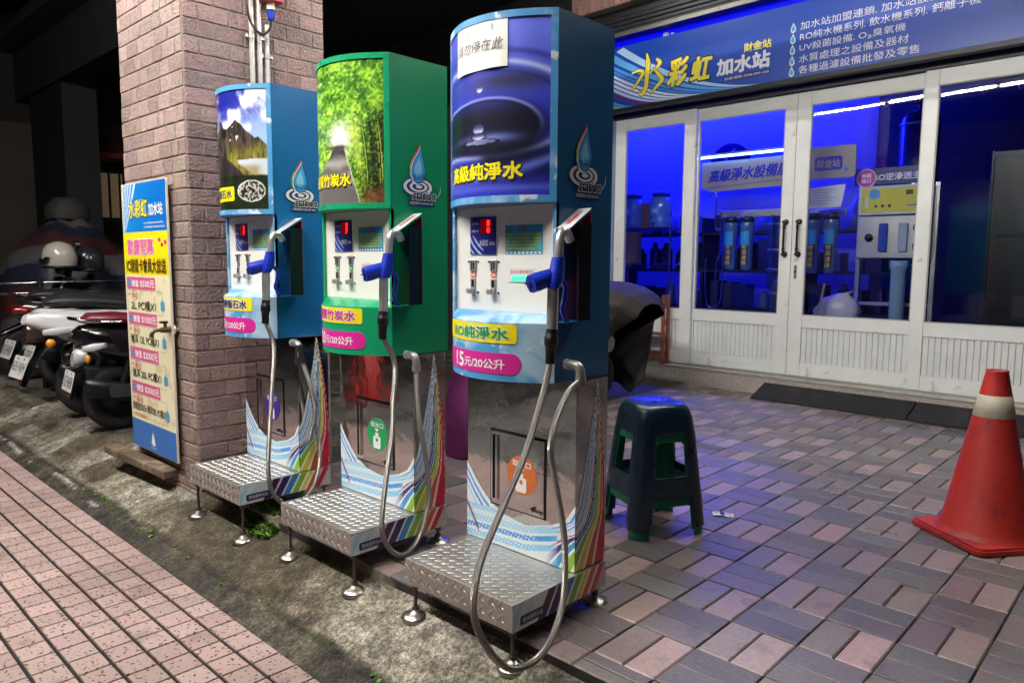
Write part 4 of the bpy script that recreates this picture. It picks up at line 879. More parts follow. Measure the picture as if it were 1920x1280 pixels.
mb = MB(); mb.use(M_pink); flat(mb, rrect(.03, .07, 1.28, 1.42, .01, 3), lambda u, v: (u, -.0012, v)); mb.use(M_white_txt)
for a, c_ in ((.86, 1.12), (.46, .72), (.05, .34)): band(mb, rrect(.035, .07, a, c_, .004, 2), rrect(.041, .064, a + .006, c_ - .006, .003, 2), lambda u, v: (u, -.0012, v))
mb.use(M_yellow)
for v in (1.19, .78, .39): mb.text('水', (.035, .068, v, v + .045), lambda u, v: (u, -.0014, v), .03)
mb.build('printing', None, r)

# blue light inside
M_led = mat('lit_led_strip', 'ffffff', .4, emit=('5a8cff', LED_E))
t = empty('led_tube', (-3.80, 6.72, 2.146), 'glowing blue white tube light hanging inside the shop above the display board', 'tube light')
mb = MB(); mb.cyl((0, 0, 0), (.90, 0, 0), .009, n=10); mb.build('tube', M_led, t); mb = MB(); mb.box(-.01, .91, -.012, .012, .012, .03); mb.build('batten', M_white, t)
def lamp(name, loc, size, energy, col, rot=(0, 0, 0)):
    L = bpy.data.lights.new(name, 'AREA'); L.shape = 'RECTANGLE'; L.size, L.size_y = size; L.energy = energy; L.color = col; o = bpy.data.objects.new(name, L); C.objects.link(o); o.location = loc; o.rotation_euler = rot; return o
lamp('blue_wall_fill', (-5.0, 8.15, 3.28), (3.4, .12), 460, (.008, .012, 1.), (R(12), 0, 0))  # unseen fill lights, added to spread blue over the rear wall
lamp('blue_corner_fill', (-2.1, 8.25, 3.28), (.9, .1), 9, (.015, .02, 1.))
# --- things inside the shop
IG = 'goods on display inside the blue lit shop'
# display board
r = empty('display_board', (-3.75, 6.74, 1.80), 'long pale board with blue characters hanging under the glowing tube in the shop', 'board')
mb = MB(); mb.prism([(0, .05), (.12, .01), (.92, .03), (.92, .30), (.0, .30)], 0, .02, 'y'); mb.build('panel', mat('cream_board', 'b9b09a', .6), r)
mb = MB(); mb.use(mat('board_blue', '2430b8', .5)); mb.text('高級淨水設備展', (.08, .90, .10, .215), lambda u, v: (u, -.002, v + .03 * u), .03, .25)
for k in range(34): flat(mb, ell(.05 + k * .025, .05 + .001 * k, .007, .007, 8), lambda u, v: (u, -.002, v))
mb.build('lettering', None, r)
r = empty('station_board', (-2.68, 6.72, 1.86), 'cream board with a blue name plate standing over the paired filters in the shop', 'board')
mb = MB(); mb.prism(rrect(0, .41, 0, .28, .03, 4), 0, .02, 'y'); mb.build('panel', _m['cream_board'], r)
mb = MB(); mb.use(_m['board_blue']); flat(mb, rrect(.06, .30, .07, .19, .02, 4), lambda u, v: (u, -.0012, v)); mb.use(M_cyan); flat(mb, ell(.335, .07, .02, .018, 14), lambda u, v: (u, -.0012, v)); mb.use(_m['cream_board']); mb.text('財金站', (.08, .28, .095, .165), lambda u, v: (u, -.002, v), .03); mb.build('name_plate', None, r)
# filters
M_fblue = mat('filter_housing', '4d70ae', .25, var=(9, .1), coat=.3); M_fcap = mat('filter_cap', '1c2740', .35)
def filt(x, y, z0, z1, lab, txt='精密過濾器'):
    r = empty('water_filter', (x, y, 0), lab, 'water filter', 'tall filter housings in the shop'); H = z1 - z0
    b = MB(); b.lathe([(.0001, z0), (.04, z0 + .004), (.05, z0 + .03), (.056, z1 - .12), (.064, z1 - .1), (.066, z1 - .02), (.06, z1)], (0, 0, 0), 22); b.build('housing', M_fblue, r)
    b = MB(); b.lathe([(.0001, z1 + .06), (.05, z1 + .058), (.062, z1 + .04), (.066, z1), (.05, z1 - .002)], (0, 0, 0), 18); b.build('cap', M_fcap, r)
    f = lambda u, v: (.0585 * math.sin(u / .058), -.0595 * math.cos(u / .058), v)
    b = MB(); b.use(M_navy); b.surf(6, 10, lambda u, v: f(-.036 + .072 * u, z0 + .05 + (H * .55) * v)); b.use(mat('sticker_gold', 'd7c04a', .4)); n = len(txt)
    g = lambda u, v: (.0605 * math.sin(u / .058), -.0615 * math.cos(u / .058), v)
    for k, ch in enumerate(txt):
        zt_ = z0 + .05 + H * .55 - (k + .9) * H * .55 / n; b.text(ch, (-.024, .024, zt_, zt_ + .8 * H * .55 / n), g, .02, fine=.02)
    b.use(M_cyan); b.surf(6, 8, lambda u, v: (.0655 * math.sin((u - .5) * 1.5), -.0665 * math.cos((u - .5) * 1.5), z1 - .22 + .13 * v)); b.build('label', None, r)
for x, l in ((-3.39, 'left filter of the pair below the display board'), (-3.225, 'right filter of the pair below the display board')): filt(x, 6.7, 1.04, 1.50, l)
for x, l in ((-2.595, 'left filter of the pair below the cream name board'), (-2.44, 'right filter of the pair below the cream name board')): filt(x, 6.7, 1.02, 1.50, l)
r = empty('filter_rail', (-3.5, 6.76, 1.56), 'steel rail with pipes carrying the filters under the display board', 'rail')
mb = MB(); mb.box(-.05, .62, .0, .03, -.01, .06, .004); mb.box(.84, 1.16, 0, .03, -.02, .03, .004); mb.build('bar', M_steel2, r)
mb = MB()
for px_, pts in ((0, [(-.02, -.03, .05), (-.02, -.03, -.35), (-.05, -.03, -.45), (-.06, -.03, -.8)]), (0, [(.02, -.04, .0), (.03, -.05, -.6), (.0, -.05, -.85), (-.12, -.05, -.88), (-.16, -.05, -.6), (-.16, -.04, -.4)]), (0, [(.5, -.02, 0), (.5, -.02, -.6)]), (0, [(-.16, -.02, .2), (-.12, -.02, .24), (-.08, -.02, .2), (-.08, -.02, -.1), (.0, -.02, -.12)])): mb.tube(spline(pts, 6), .007, 8)
mb.build('pipework', M_chrome, r)
# pressure tanks
def tank(x, y, z0, z1, rad, lab, m):
    r = empty('pressure_tank', (x, y, 0), lab, 'tank', 'dark tanks in the shop'); b = MB(); b.lathe([(.0001, z0), (rad * .8, z0), (rad, z0 + .06), (rad, z1 - .1), (rad * .75, z1 - .03), (rad * .3, z1), (.0001, z1)], n=26); b.build('shell', m, r)
    b = MB()
    for zz_ in (z0 + .2, (z0 + z1) / 2, z1 - .14): b.lathe([(rad + .001, zz_ - .012), (rad + .008, zz_ - .008), (rad + .008, zz_ + .008), (rad + .001, zz_ + .012)], n=26)
    b.build('bands', M_steel2, r); b = MB(); b.cyl((0, 0, z1), (0, 0, z1 + .08), .03, n=12); b.box(-.06, .06, -.03, .03, z1 + .05, z1 + .12, .01); b.build('valve', M_dark, r)
M_tank = mat('tank_blue', '1b2f66', .25, var=(5, .1), coat=.3)
tank(-2.95, 6.95, .85, 1.62, .16, 'dark blue tank standing right of the filters under the display board', M_tank)
tank(-2.78, 6.55, .16, .98, .12, 'short steel banded tank near the centre gap of the doors', mat('tank_steel', '5a6070', .3, .7))
tank(-2.05, 7.75, .9, 2.55, .17, 'tall blue tank behind the steel filter machine', M_tank)
# shelf with water jugs
r = empty('wire_shelf', (-5.0, 6.95, .14), 'chrome wire shelf with two tiers at the left end of the shop', 'shelf')
for k, h in enumerate((.95, 1.345)):
    mb = MB(); mb.tube([(0, 0, h), (.78, 0, h)], .007, 8); mb.tube([(0, .36, h), (.78, .36, h)], .007, 8); mb.tube([(0, 0, h - .035), (.78, 0, h - .035)], .005, 8)
    for q_ in range(20): mb.tube([(.02 + q_ * .039, 0, h), (.02 + q_ * .039, .36, h)], .0028, 6)
    mb.build('tier', M_chrome, r)
for x, y in ((0, 0), (.78, 0), (0, .36), (.78, .36)): mb = MB(); mb.cyl((x, y, -.003), (x, y, 1.40), .011, n=10); mb.build('post', M_chrome, r)
M_jug = mat('jug_plastic', '5f86c9', .12, coat=.5); M_jugc = mat('jug_cap', '1a2f8a', .35)
for x, lab in ((-4.80, 'left water jug on the top tier of the wire shelf'), (-4.44, 'right water jug on the top tier of the wire shelf')):
    t = empty('water_jug', (x, 7.1, 1.493), lab, 'water jug', 'water jugs on the wire shelf')
    mb = MB(); mb.lathe([(.0001, 0), (.12, 0), (.13, .02), (.13, .10), (.122, .115), (.13, .13), (.13, .26), (.11, .32), (.06, .345), (.0001, .345)], n=26); mb.build('bottle', M_jug, t); mb = MB(); mb.lathe([(.07, .33), (.1, .345), (.1, .375), (.06, .39), (.0001, .39)], n=20); mb.build('cap', M_jugc, t)
    mb = MB(); mb.use(M_cyan); mb.surf(6, 4, lambda u, v: (.132 * math.sin((u - .5) * .9), -.132 * math.cos((u - .5) * .9), .13 + .10 * v)); mb.use(M_white); mb.surf(4, 3, lambda u, v: (.1335 * math.sin((u - .5) * .5), -.1335 * math.cos((u - .5) * .5), .16 + .04 * v)); mb.build('label', None, t)
    mb = MB(); mb.cyl((0, -.125, .04), (0, -.16, .04), .012, n=10); mb.cyl((0, -.155, .055), (0, -.155, .02), .008, n=8); mb.build('tap', M_dark, t)
t = MB(); t.box(-.15, .15, -.12, .12, 0, .28, .004); o = tag(t.build('cardboard_box', mat('cardboard', '8a765c', .8, var=(8, .1))), 'brown cardboard box between the jugs on the top tier of the wire shelf', 'box'); o.location = (-4.62, 7.2, 1.493)
t = MB(); t.box(-.12, .12, -.1, .1, 0, .34, .004); o = tag(t.build('cardboard_box', _m['cardboard']), 'brown cardboard box under the wire shelf', 'box'); o.location = (-4.72, 6.9, .9); o.rotation_euler = (0, 0, .3); o.location.z = 1.10
t = empty('wall_disc', (-4.30, 8.40, 2.28), 'dark round plaque with pale ripples on the rear wall of the shop', 'plaque')
mb = MB(); mb.prism(ell(0, 0, .27, .27, 40), 0, .02, 'y'); mb.build('disc', mat('disc_navy', '10164a', .3), t)
mb = MB(); mb.use(mat('disc_print', 'aab4e4', .4)); f = lambda u, v: (u, -.002, v)
for k in range(3): stroke(mb, ell(-.02 + .01 * k, -.07, .19 - .055 * k, .085 - .025 * k, 30, 60, 380), .013, f)
stroke(mb, spline([(.06, .2), (-.03, .12), (-.06, .02), (.0, -.05), (.09, -.05)]), .014, f); mb.text('station', (-.1, .1, -.19, -.15), f, .01); mb.build('print', None, t)
# note, reverse-osmosis machine
t = empty('paper_note', (-2.52, 6.6, 1.69), 'tilted white paper note hung over the right pair of filters', 'note', rz=.0)
mb = MB(); mb.use(_m['white_paper']); f = lambda d: (lambda u, v: (u - .06 * (.1 - v), -d, v)); flat(mb, [(-.12, -.1), (.2, -.09), (.22, .1), (-.1, .08)], f(0)); mb.use(mat('grey_ink', '55566a', .6))
for k in range(6): mb.text('本店設備定期保養更換濾心', (-.08, .17 - .04 * (k % 3), .055 - k * .023, .065 - k * .023), f(.0015), .0)
mb.build('sheet', None, t)
t = empty('filter_machine', (-2.29, 6.9, .14), 'stainless reverse osmosis filter machine with yellow control panel and gauges behind the glass', 'filter machine')
mb = MB(); mb.box(-.04, .55, .0, .02, 1.655, 1.80, .004); sg = mb.build('sign', mat('machine_sign', '14206a', .35), t)
mb = MB(); mb.use(_m['sign_white']); f = lambda d: (lambda u, v: (u, -d, v)); mb.text('RO逆滲透主機', (.12, .56, 1.69, 1.75), f(.002), .03); mb.build('lettering', None, sg)
mb = MB(); mb.use(M_white); mb.prism(ell(.06, 1.715, .082, .082, 30), -.008, -.002, 'y'); mb.use(M_pink); mb.prism(ell(.06, 1.715, .072, .072, 30), -.011, -.008, 'y'); mb.use(M_white_txt); mb.text('美國', (.02, .10, 1.72, 1.755), f(.013), .03); mb.text('進口', (.02, .10, 1.675, 1.71), f(.013), .03); mb.build('badge', None, t)
mb = MB(); mb.box(.0, .58, .0, .25, 1.395, 1.645, .008); cb = mb.build('control_box', M_white, t)
mb = MB(); mb.use(mat('panel_yellow', 'd8cf3a', .4)); flat(mb, rrect(.03, .55, 1.415, 1.625, .01, 3), f(.0012)); mb.use(M_cyan); flat(mb, ell(.135, 1.575, .045, .045, 24), f(.002)); mb.use(M_white); flat(mb, rrect(.06, .085, 1.46, 1.55, .004, 2), f(.002)); mb.use(mat('small_display', '38101a', .3)); flat(mb, rrect(.385, .44, 1.56, 1.60, .004, 2), f(.002)); mb.use(M_dark)
for u in (.15, .205, .26): flat(mb, ell(u, 1.47, .014, .014, 14), f(.002))
mb.use(M_bluepl)
for k in range(5): flat(mb, ell(.41 + k * .018, 1.47, .007, .01, 10), f(.002))
mb.build('panel_print', None, cb)
mb = MB(); mb.box(.0, .58, .0, .25, 1.02, 1.385, .006); mb.build('steel_box', M_steel2, t)
for v in (1.28, 1.12):
    mb = MB(); mb.lathe([(.0001, -.02), (.04, -.02), (.046, -.015), (.046, 0)], (.505, 0, v), 24, 'y'); mb.use(M_white); mb.prism(ell(.505, v, .034, .034, 20), -.0225, -.0205, 'y'); mb.use(M_dark); mb.box(.5, .51, -.0245, -.023, v - .02, v + .005); mb.build('gauge', M_chrome, t)
for u, m_ in ((.225, mat('flow_blue', '2b49b0', .2, coat=.4)), (.385, mat('flow_clear', 'b4bccb', .15, coat=.4))): mb = MB(); mb.box(u - .035, u + .035, -.03, -.002, 1.075, 1.32, .008); mb.build('flow_meter', m_, t)
mb = MB(); mb.lathe([(.0001, -.035), (.03, -.035), (.036, -.02), (.025, 0)], (.11, 0, 1.20), 10, 'y'); mb.build('knob', M_dark, t)
for u in (-.03, .58): mb = MB(); mb.box(u, u + .04, .1, .14, 0, 1.66, .004); mb.build('leg', M_steel2, t)
mb = MB(); mb.box(.01, .58, .1, .13, .60, .63, .003); mb.box(.01, .58, .1, .13, .14, .17, .003); mb.build('cross_bar', M_steel2, t)
mb = MB(); mb.lathe([(.0001, .2), (.05, .21), (.058, .24), (.063, .92), (.075, .94), (.075, 1.0), (.0001, 1.0)], (.36, .02, 0), 22); mb.build('filter_cylinder', mat('grey_filter', '8fb0c0', .2, var=(9, .08), coat=.4), t)
# stock shelf along the rear wall, added to make its lower half fall dark
M_sh = mat('shelf_dark', '1d2236', .6); r = empty('stock_shelf', (-5.6, 7.95, .14), 'long dark stock shelf added to darken the lower rear wall of the shop', 'shelf')
for h in (.42, .86, 1.30): mb = MB(); mb.box(0, 3.6, 0, .42, h, h + .03); mb.build('board', M_sh, r)
for u in (0, 1.2, 2.4, 3.57): mb = MB(); mb.box(u, u + .03, .001, .419, 0, 1.5); mb.build('upright', M_sh, r)
random.seed(42); stk = [mat('stock_a', '1a2a66', .3, coat=.3), mat('stock_b', '30364a', .5), mat('stock_c', '5c6890', .3, coat=.3), mat('stock_d', '20242f', .4)]
for h in (.0, .45, .89, 1.33):
    u = .08
    while u < 3.4:
        w = random.uniform(.09, .2); hh = random.uniform(.18, .36)
        if random.random() < .5: mb = MB(); mb.lathe([(.0001, 0), (w * .45, 0), (w * .48, .02), (w * .48, hh * .72), (w * .2, hh * .86), (w * .2, hh), (.0001, hh)], n=16); nm = 'stock_bottle'; lb = ('bottle on the dark stock shelf at the back of the shop', 'bottle', 'bottles on the stock shelf')
        else: mb = MB(); mb.box(-w / 2, w / 2, -.12, .12, 0, hh, .004); nm = 'stock_box'; lb = ('box on the dark stock shelf at the back of the shop', 'box', 'boxes on the stock shelf')
        if any(abs(u + s_ - q_) < w / 2 + .04 for q_ in (1.215, 2.415) for s_ in (0,)): u += .1; continue
        o = tag(mb.build(nm, random.choice(stk)), *lb); o.location = (-5.6 + u, 8.15, .141 + h + (0 if h else 0)); u += w + random.uniform(.02, .14)
# small things near the floor and a dark cabinet on the right
mb = MB(); mb.loft([((-.02, 0, 0), (.17, 0, 0), (0, .10, 0)), ((0, 0, .10), (.19, .02, 0), (0, .13, 0)), ((.01, 0, .19), (.14, .02, 0), (-.02, .09, 0)), ((.05, 0, .24), (.05, .02, 0), (-.02, .04, 0)), ((.08, 0, .25), (.07, .0, .03), (0, .02, 0))], 18); bm = bmesh.new()
for i, v in enumerate(mb.v): mb.v[i] = tuple(Vector(v) + .025 * Vector(noise.noise_vector(Vector(v) * 14)))
o = tag(mb.build('plastic_bag', mat('bag_white', 'c9c6d6', .35, coat=.2)), 'crumpled white plastic bag on a low box behind the right centre door', 'bag'); o.location = (-2.37, 6.75, .60)
mb = MB(); mb.box(-.25, .3, -.14, .14, .0, .445, .004); o = tag(mb.build('low_box', mat('low_box_dark', '23242e', .6)), 'dark low box carrying the plastic bag inside the shop', 'box'); o.location = (-2.37, 6.75, .14)
t = empty('push_broom', (-2.50, 6.45, .14), 'broom leaning inside the shop beside the plastic bag', 'broom')
mb = MB(); mb.tube([(0, 0, .1), (.10, .06, .80)], .012, 8); mb.build('stick', mat('broom_stick', '9a8f86', .6), t); mb = MB(); mb.loft([((0, 0, 0), (.13, 0, 0), (0, .03, 0)), ((0, 0, .08), (.11, 0, 0), (0, .025, 0)), ((0, 0, .11), (.09, 0, 0), (0, .02, 0))], 12); mb.build('brush', mat('broom_brush', '6a2f36', .8), t)
t = empty('display_cabinet', (-1.35, 7.1, .14), 'tall dark cabinet in the gloom behind the rightmost pane', 'cabinet')
mb = MB(); mb.box(0, 1.3, .1, .6, 0, 1.9, .01); mb.build('carcass', mat('cabinet_dark', '08090c', .35), t)
mb = MB()
for u in (.0, .64, 1.28): mb.box(u, u + .02, .085, .0995, 0, 1.9)
for v in (.05, .6, 1.2, 1.85): mb.box(.0205, 1.28, .09, .0995, v, v + .018)
mb.build('trim', mat('cabinet_trim', '23283a', .3, .6), t)
r = empty('curtain_rail', (-2.7, 6.32, 2.62), 'thin rail with rings for a strip curtain high inside the shop doors', 'curtain rail')
mb = MB(); mb.cyl((0, 0, -.25), (2.4, -.06, -.25), .006, n=8); mb.build('rod', M_steel2, r); mb = MB()
for k in range(11): mb.lathe([(.012, -.003), (.016, 0), (.012, .003)], (.12 + k * .22, -.004 - k * .005, -.27), 10, 'y')
mb.build('rings', M_chrome, r)

# rubber ramp mats against the threshold
for x0, x1, lab in ((-2.635, -1.462, 'longest black rubber ramp mat in front of the centre doors'), (-1.452, -.965, 'middle black rubber ramp mat half hidden by the traffic cone'), (-.875, -.2, 'black rubber ramp mat at the right edge beyond the traffic cone')):
    t = MB(); t.prism([(-.265, .002), (-.008, .002), (-.008, .105), (-.03, .105), (-.265, .014)], 0, x1 - x0, 'x'); o = tag(t.build('rubber_ramp', M_rubber), lab, 'ramp mat', 'rubber ramp mats along the threshold'); o.location = FT() @ Vector((x0 + 2.5, -.152, 0)); o.rotation_euler = (0, 0, FYAW)

# ------------------------------------------------------------------ on and around the pillar
M_galv = mat('galvanised_pipe', 'd4d0c8', .3, .6, var=(25, .12))
for y, zt_, lab in ((1.815, 3.9, 'leftmost of the three steel conduits on the pillar above the far dispenser'), (1.855, 3.9, 'middle of the three steel conduits on the pillar above the far dispenser'), (1.895, 2.26, 'shortest, rightmost of the three steel conduits on the pillar')):
    r = empty('conduit', (-3.468, y, 1.9), lab, 'conduit', 'steel conduits on the pillar'); mb = MB(); mb.cyl((0, 0, -.35), (0, 0, zt_ - 1.9), .0125, n=14); mb.build('pipe', M_galv, r)
    mb = MB(); q = 2.19 - 1.9 if y < 1.86 else 2.11 - 1.9; mb.cyl((0, 0, q - .012), (0, 0, q + .012), .0165, n=14); mb.box(-.018, .0, -.03, .03, q - .006, q + .006); mb.build('clamp', M_steel2, r)
r = empty('socket_box', (-3.49, 1.90, 2.37), 'small red socket box on the pillar at the top of the conduits', 'socket box'); mb = MB(); mb.box(.015, .10, -.05, .05, -.012, .13, .008); mb.build('case', mat('red_plastic', 'b33a4a', .4), r)
mb = MB(); mb.cyl((.06, .0, -.045), (.06, 0, -.012), .02, n=14); mb.use(M_bluepl); mb.cyl((.06, 0, -.09), (.06, 0, -.045), .015, .019, n=12); mb.build('plug', mat('cream_plastic', 'd9cfae', .4), r)
mb = MB(); mb.tube(spline([(.06, 0, -.09), (.055, -.005, -.13), (.05, -.04, -.165), (.05, -.09, -.14), (.045, -.115, -.06), (.04, -.11, .08), (.03, -.09, .25)], 8), .006, 8); mb.build('cable', M_dark, r)
# promotion board
BW, BH = .585, 1.405
r = empty('promotion_board', (-4.245, 1.462, .095), 'tall promotion board of blue, yellow and cream panels leaning on the brick pillar', 'board')
mb = MB(); mb.box(0, BW, -.012, .0, 0, BH, .002); mb.build('panel', mat('foam_board', 'e6e1d2', .5), r)
f0 = lambda d: (lambda u, v: (u * BW, -.0125 - d, v * BH))
yv = lambda y: 1 - (y - 45) / 1165
mb = MB()
def pcol(U, V):
    c = [np.full_like(U, a) for a in (.93, .90, .76)]; st = fbm(U, V * 2.4, 9, 3); c = mixc(c, [.80, .73, .54], sstep(.55, .75, st) * .5)
    c = mixc(c, [.95, .90, .10], (V > yv(437)) * 1.); a = np.arctan2(V - .81 + .04, U + .02); top = V > yv(252)
    sky2 = mixc([.10, .55, .86], [.05, .42, .78], U); rays = np.sin(a * 46) > .15; sky2 = mixc(sky2, [.92, .96, .98], (rays & (a > .55)) * .95)
    rb = (a > 1.12); k = np.clip((a - 1.12) / .45, 0, .999); hue = np.floor(k * 6)
    for i_, h in enumerate(([.2, .62, .85], [.45, .75, .3], [.9, .85, .25], [.9, .5, .2], [.8, .2, .3], [.5, .2, .55])): sky2 = mixc(sky2, h, (rb & (hue == i_) & ~rays) * .85)
    c = mixc(c, sky2, top * 1.); c = mixc(c, [.06, .42, .74], (V < yv(1085)) * 1.)
    return c
mb.surf(120, 240, lambda u, v: f0(.0004)(.004 + .992 * u, .003 + .994 * v), None, pcol); mb.build('print', M_col, r)
B = lambda x0, x1, y0, y1: ((x0) , (x1), yv(y1), yv(y0))
def ptext(t, box, m, d=.002, bold=.02, sh=0.): mb.use(m); mb.text(t, B(*box), f0(d), bold, sh)
mb = MB(); mb.use(M_black_ink)
ptext('水彩虹', (.17, .60, 118, 192), M_black_ink, .0012, .09, .15); ptext('水彩虹', (.17, .60, 118, 192), mat('sign_yellow', 'e6d84e'), .002, .04, .15); ptext('加水站', (.63, .93, 138, 188), M_white_txt, .002, .03)
ptext('加水站連鎖加盟諮詢專線', (.5, .93, 214, 222), M_white_txt, .001, 0); ptext('全省服務據點水質處理設備規劃', (.5, .96, 231, 239), M_white_txt, .001, 0)
ptext('歡慶開幕', (.10, .70, 284, 350), M_white_txt, .0012, .09); ptext('歡慶開幕', (.10, .70, 284, 350), mat('pink_ink', 'e06aa6', .4), .002, .03)
ptext('IC儲值卡會員大放送', (.06, .95, 368, 424), M_red, .001, .10); ptext('IC儲值卡會員大放送', (.06, .95, 368, 424), M_yellow, .0018, .06); ptext('IC儲值卡會員大放送', (.06, .95, 368, 424), M_black_ink, .0026, .02)
for cx_, cy_, m_ in ((.83, 290, M_pink), (.90, 270, M_yellow), (.88, 310, M_red), (.95, 300, M_pink), (.79, 318, M_yellow)): mb.use(m_); flat(mb, ell(cx_, yv(cy_), .028, .0075, 12), f0(.001))
mb.build('headline', None, r)
mb = MB()
for y0, y1, price_, line, ly in ((447, 500, '$500元', '2L PC桶X1', (.13, .70, 548, 590)), (602, 655, '$1000元', '瑞洋 12L PC桶X1', (.08, .72, 698, 738)), (757, 812, '$2000元', '瑞洋 20L PC桶X1', (.08, .74, 852, 892)), (910, 964, '$3000元', '儲值金500元+瑞洋20L PC桶X1', (.05, .80, 1004, 1040))):
    mb.use(mat('tab_pink', 'd85a8c', .4)); flat(mb, rrect(.04, .70, yv(y1), yv(y0), .008, 3), f0(.001)); mb.use(M_cyan); flat(mb, ell(.10, yv((y0 + y1) / 2), .035, .014, 14), f0(.0018)); mb.use(M_white_txt)
    mb.text('儲值', B(.16, .32, y0 + 12, y1 - 12), f0(.002), .03); mb.text(price_, B(.36, .68, y0 + 12, y1 - 10), f0(.002), .03)
    mb.use(mat('line_tan', 'a2906c', .5)); band(mb, rrect(.04, .84, yv(y1 + 102), yv(y1 + 3), .006, 3), rrect(.046, .834, yv(y1 + 100.5), yv(y1 + 4.5), .006, 3), f0(.001))
    mb.use(mat('stamp_red', 'b0605e', .5)); band(mb, ell(.22, yv(y1 + 26), .075, .019, 24), ell(.22, yv(y1 + 26), .066, .0165, 24), f0(.0012)); mb.text('贈送', B(.165, .275, y1 + 14, y1 + 38), f0(.0014)); flat(mb, ell(.085, yv(y1 + 22), .02, .007, 4), f0(.0012))
    mb.use(mat('ink_brown', '2a241e', .5)); mb.text(line, B(*ly), f0(.002), .02)
    mb.use(mat('bottle_print', '4f9ac8', .4)); flat(mb, rrect(.80, .88, yv(y1 + 82), yv(y1 + 44), .006, 3), f0(.0018)); flat(mb, rrect(.825, .855, yv(y1 + 44), yv(y1 + 34), .002, 2), f0(.0018))
mb.use(mat('orange_ink', 'c0813a', .5)); mb.text('※取水儲值卡:', B(.07, .40, 1050, 1070), f0(.002), .0)
mb.use(M_white_txt); flat(mb, [(.50, yv(1180)), (.45, yv(1170)), (.49, yv(1118)), (.52, yv(1140)), (.545, yv(1172))], f0(.0015)); mb.text('水彩虹', B(.44, .56, 1184, 1192), f0(.0015)); mb.build('offers', None, r)
# plank under the board
t = MB(); t.box(-.36, .36, -.04, .04, 0, .042, .006); o = tag(t.build('wooden_plank', mat('weathered_wood', '5d4e3f', .8, var=(9, .25), bump=(40, .5), wear=('8c7d68', 12, .55, .2))), 'weathered wooden plank lying under the promotion board', 'plank'); o.location = (-4.10, 1.425, .012); o.rotation_euler = (0, R(1.5), R(4))
# tap
r = empty('water_tap', (-3.672, 1.48, .765), 'old brass and grey water tap sticking out beside the promotion board', 'tap'); r.scale = (.8, .9, .8)
M_brass = mat('dull_brass', '6f6252', .45, .9, var=(60, .3)); mb = MB(); mb.cyl((0, .02, 0), (0, -.02, 0), .011, n=14); mb.lathe([(.012, -.022), (.03, -.022), (.032, -.014), (.02, -.008)], (0, 0, 0), 18, 'y'); mb.build('pipe_stub', M_galv, r)
mb = MB(); mb.tube([(0, -.02, 0), (0, -.05, .002), (0, -.085, .002)], [.013, .019, .016], 14); mb.tube(spline([(0, -.08, .002), (-.005, -.115, .0), (-.008, -.13, -.018), (-.008, -.132, -.038)], 6), .011, 12); mb.cyl((0, -.062, .01), (0, -.062, .042), .009, n=10); mb.use(M_dark); mb.box(-.03, .014, -.085, -.048, .042, .056, .005); mb.build('spout', M_brass, r)

# ------------------------------------------------------------------ stools, cone, ticket
def stool(name, loc, rz, k, m, lab, wornfeet=None):
    r = empty(name, loc, lab, 'stool', 'plastic stools stacked behind the near dispenser', rz)
    prof = [(0., 1.46, 6), (.10, 1.38, 6), (.30, 1.20, 6), (.36, 1.15, 6), (.45, 1.06, 5), (.48, 1.0, 4), (.495, .93, 3), (.50, .84, 2.4), (.498, .5, 2), (.494, .2, 2), (.494, .12, 2)]
    pz = np.array([a for a, b, c in prof]); ps = np.array([b for a, b, c in prof]); pp = np.array([c for a, b, c in prof]); tt = np.linspace(0, 1, len(prof))
    pl = np.concatenate([[0], np.cumsum(np.hypot(np.diff(pz), np.diff(ps) * .12))]); pl /= pl[-1]
    def fn(u, v):
        z = np.interp(v, pl, pz); s = np.interp(v, pl, ps) * .12 * k; pw = np.interp(v, pl, pp); a = 2 * math.pi * u; c_, s_ = math.cos(a), math.sin(a)
        q = (abs(c_) ** pw + abs(s_) ** pw) ** (-1 / pw); return (s * q * c_, s * q * s_, z)
    def keep(U, V):
        z = np.interp(V, pl, pz); d = np.abs(((U * 4 + .5) % 1) - .5) / .5          # 0 at mid side, 1 at the corners
        win = (d < .60) & (z > .215) & (z < .375 + .012 * (1 - d)); low = (d < .66 + .2 * (.12 - z)) & (z < .128)
        return ~(win | low)
    b = MB(); b.surf(112, 90, fn, keep); o = b.build('shell', m, r); sm = o.modifiers.new('thickness', 'SOLIDIFY'); sm.thickness = -.005; sm.offset = 1
    return r
stool('plastic_stool', (-1.635, 2.61, 0), R(62), .97, mat('green_plastic', '0b7a58', .38, wear=('c8cfc4', 22, .7, .05)), 'green stool nested inside the navy one, only its feet and inner edges showing')
stool('plastic_stool', (-1.635, 2.61, .035), R(62), 1.0, mat('navy_plastic', '132c3e', .28, var=(12, .12), coat=.2), 'navy plastic stool with a hole in its seat, stacked over a green one')
r = empty('traffic_cone', (-.572, 3.435, 0), 'red traffic cone with one pale band standing on the paving', 'traffic cone', rz=R(-38))
M_cone = mat('cone_red', 'ab2a24', .5, var=(8, .14), bump=(30, .08), wear=[('74222a', 5, .55, .12), ('5c3230', 24, .64, .08)]); mb = MB()
mb.prism(rrect(-.195, .195, -.195, .195, .03, 5), .006, .022); mb.prism(rrect(-.185, .185, -.185, .185, .03, 5), .022, .03); mb.build('base', M_cone, r)
cr = lambda z: .166 - (z - .03) * (.166 - .038) / .66
mb = MB(); mb.lathe([(.18, .0305), (.172, .04), (cr(.06), .06), (cr(.505), .505)], n=48); mb.lathe([(cr(.592), .592), (cr(.685), .685), (.041, .69), (.03, .69), (.028, .66), (.06, .3)], n=48); mb.build('body', M_cone, r)
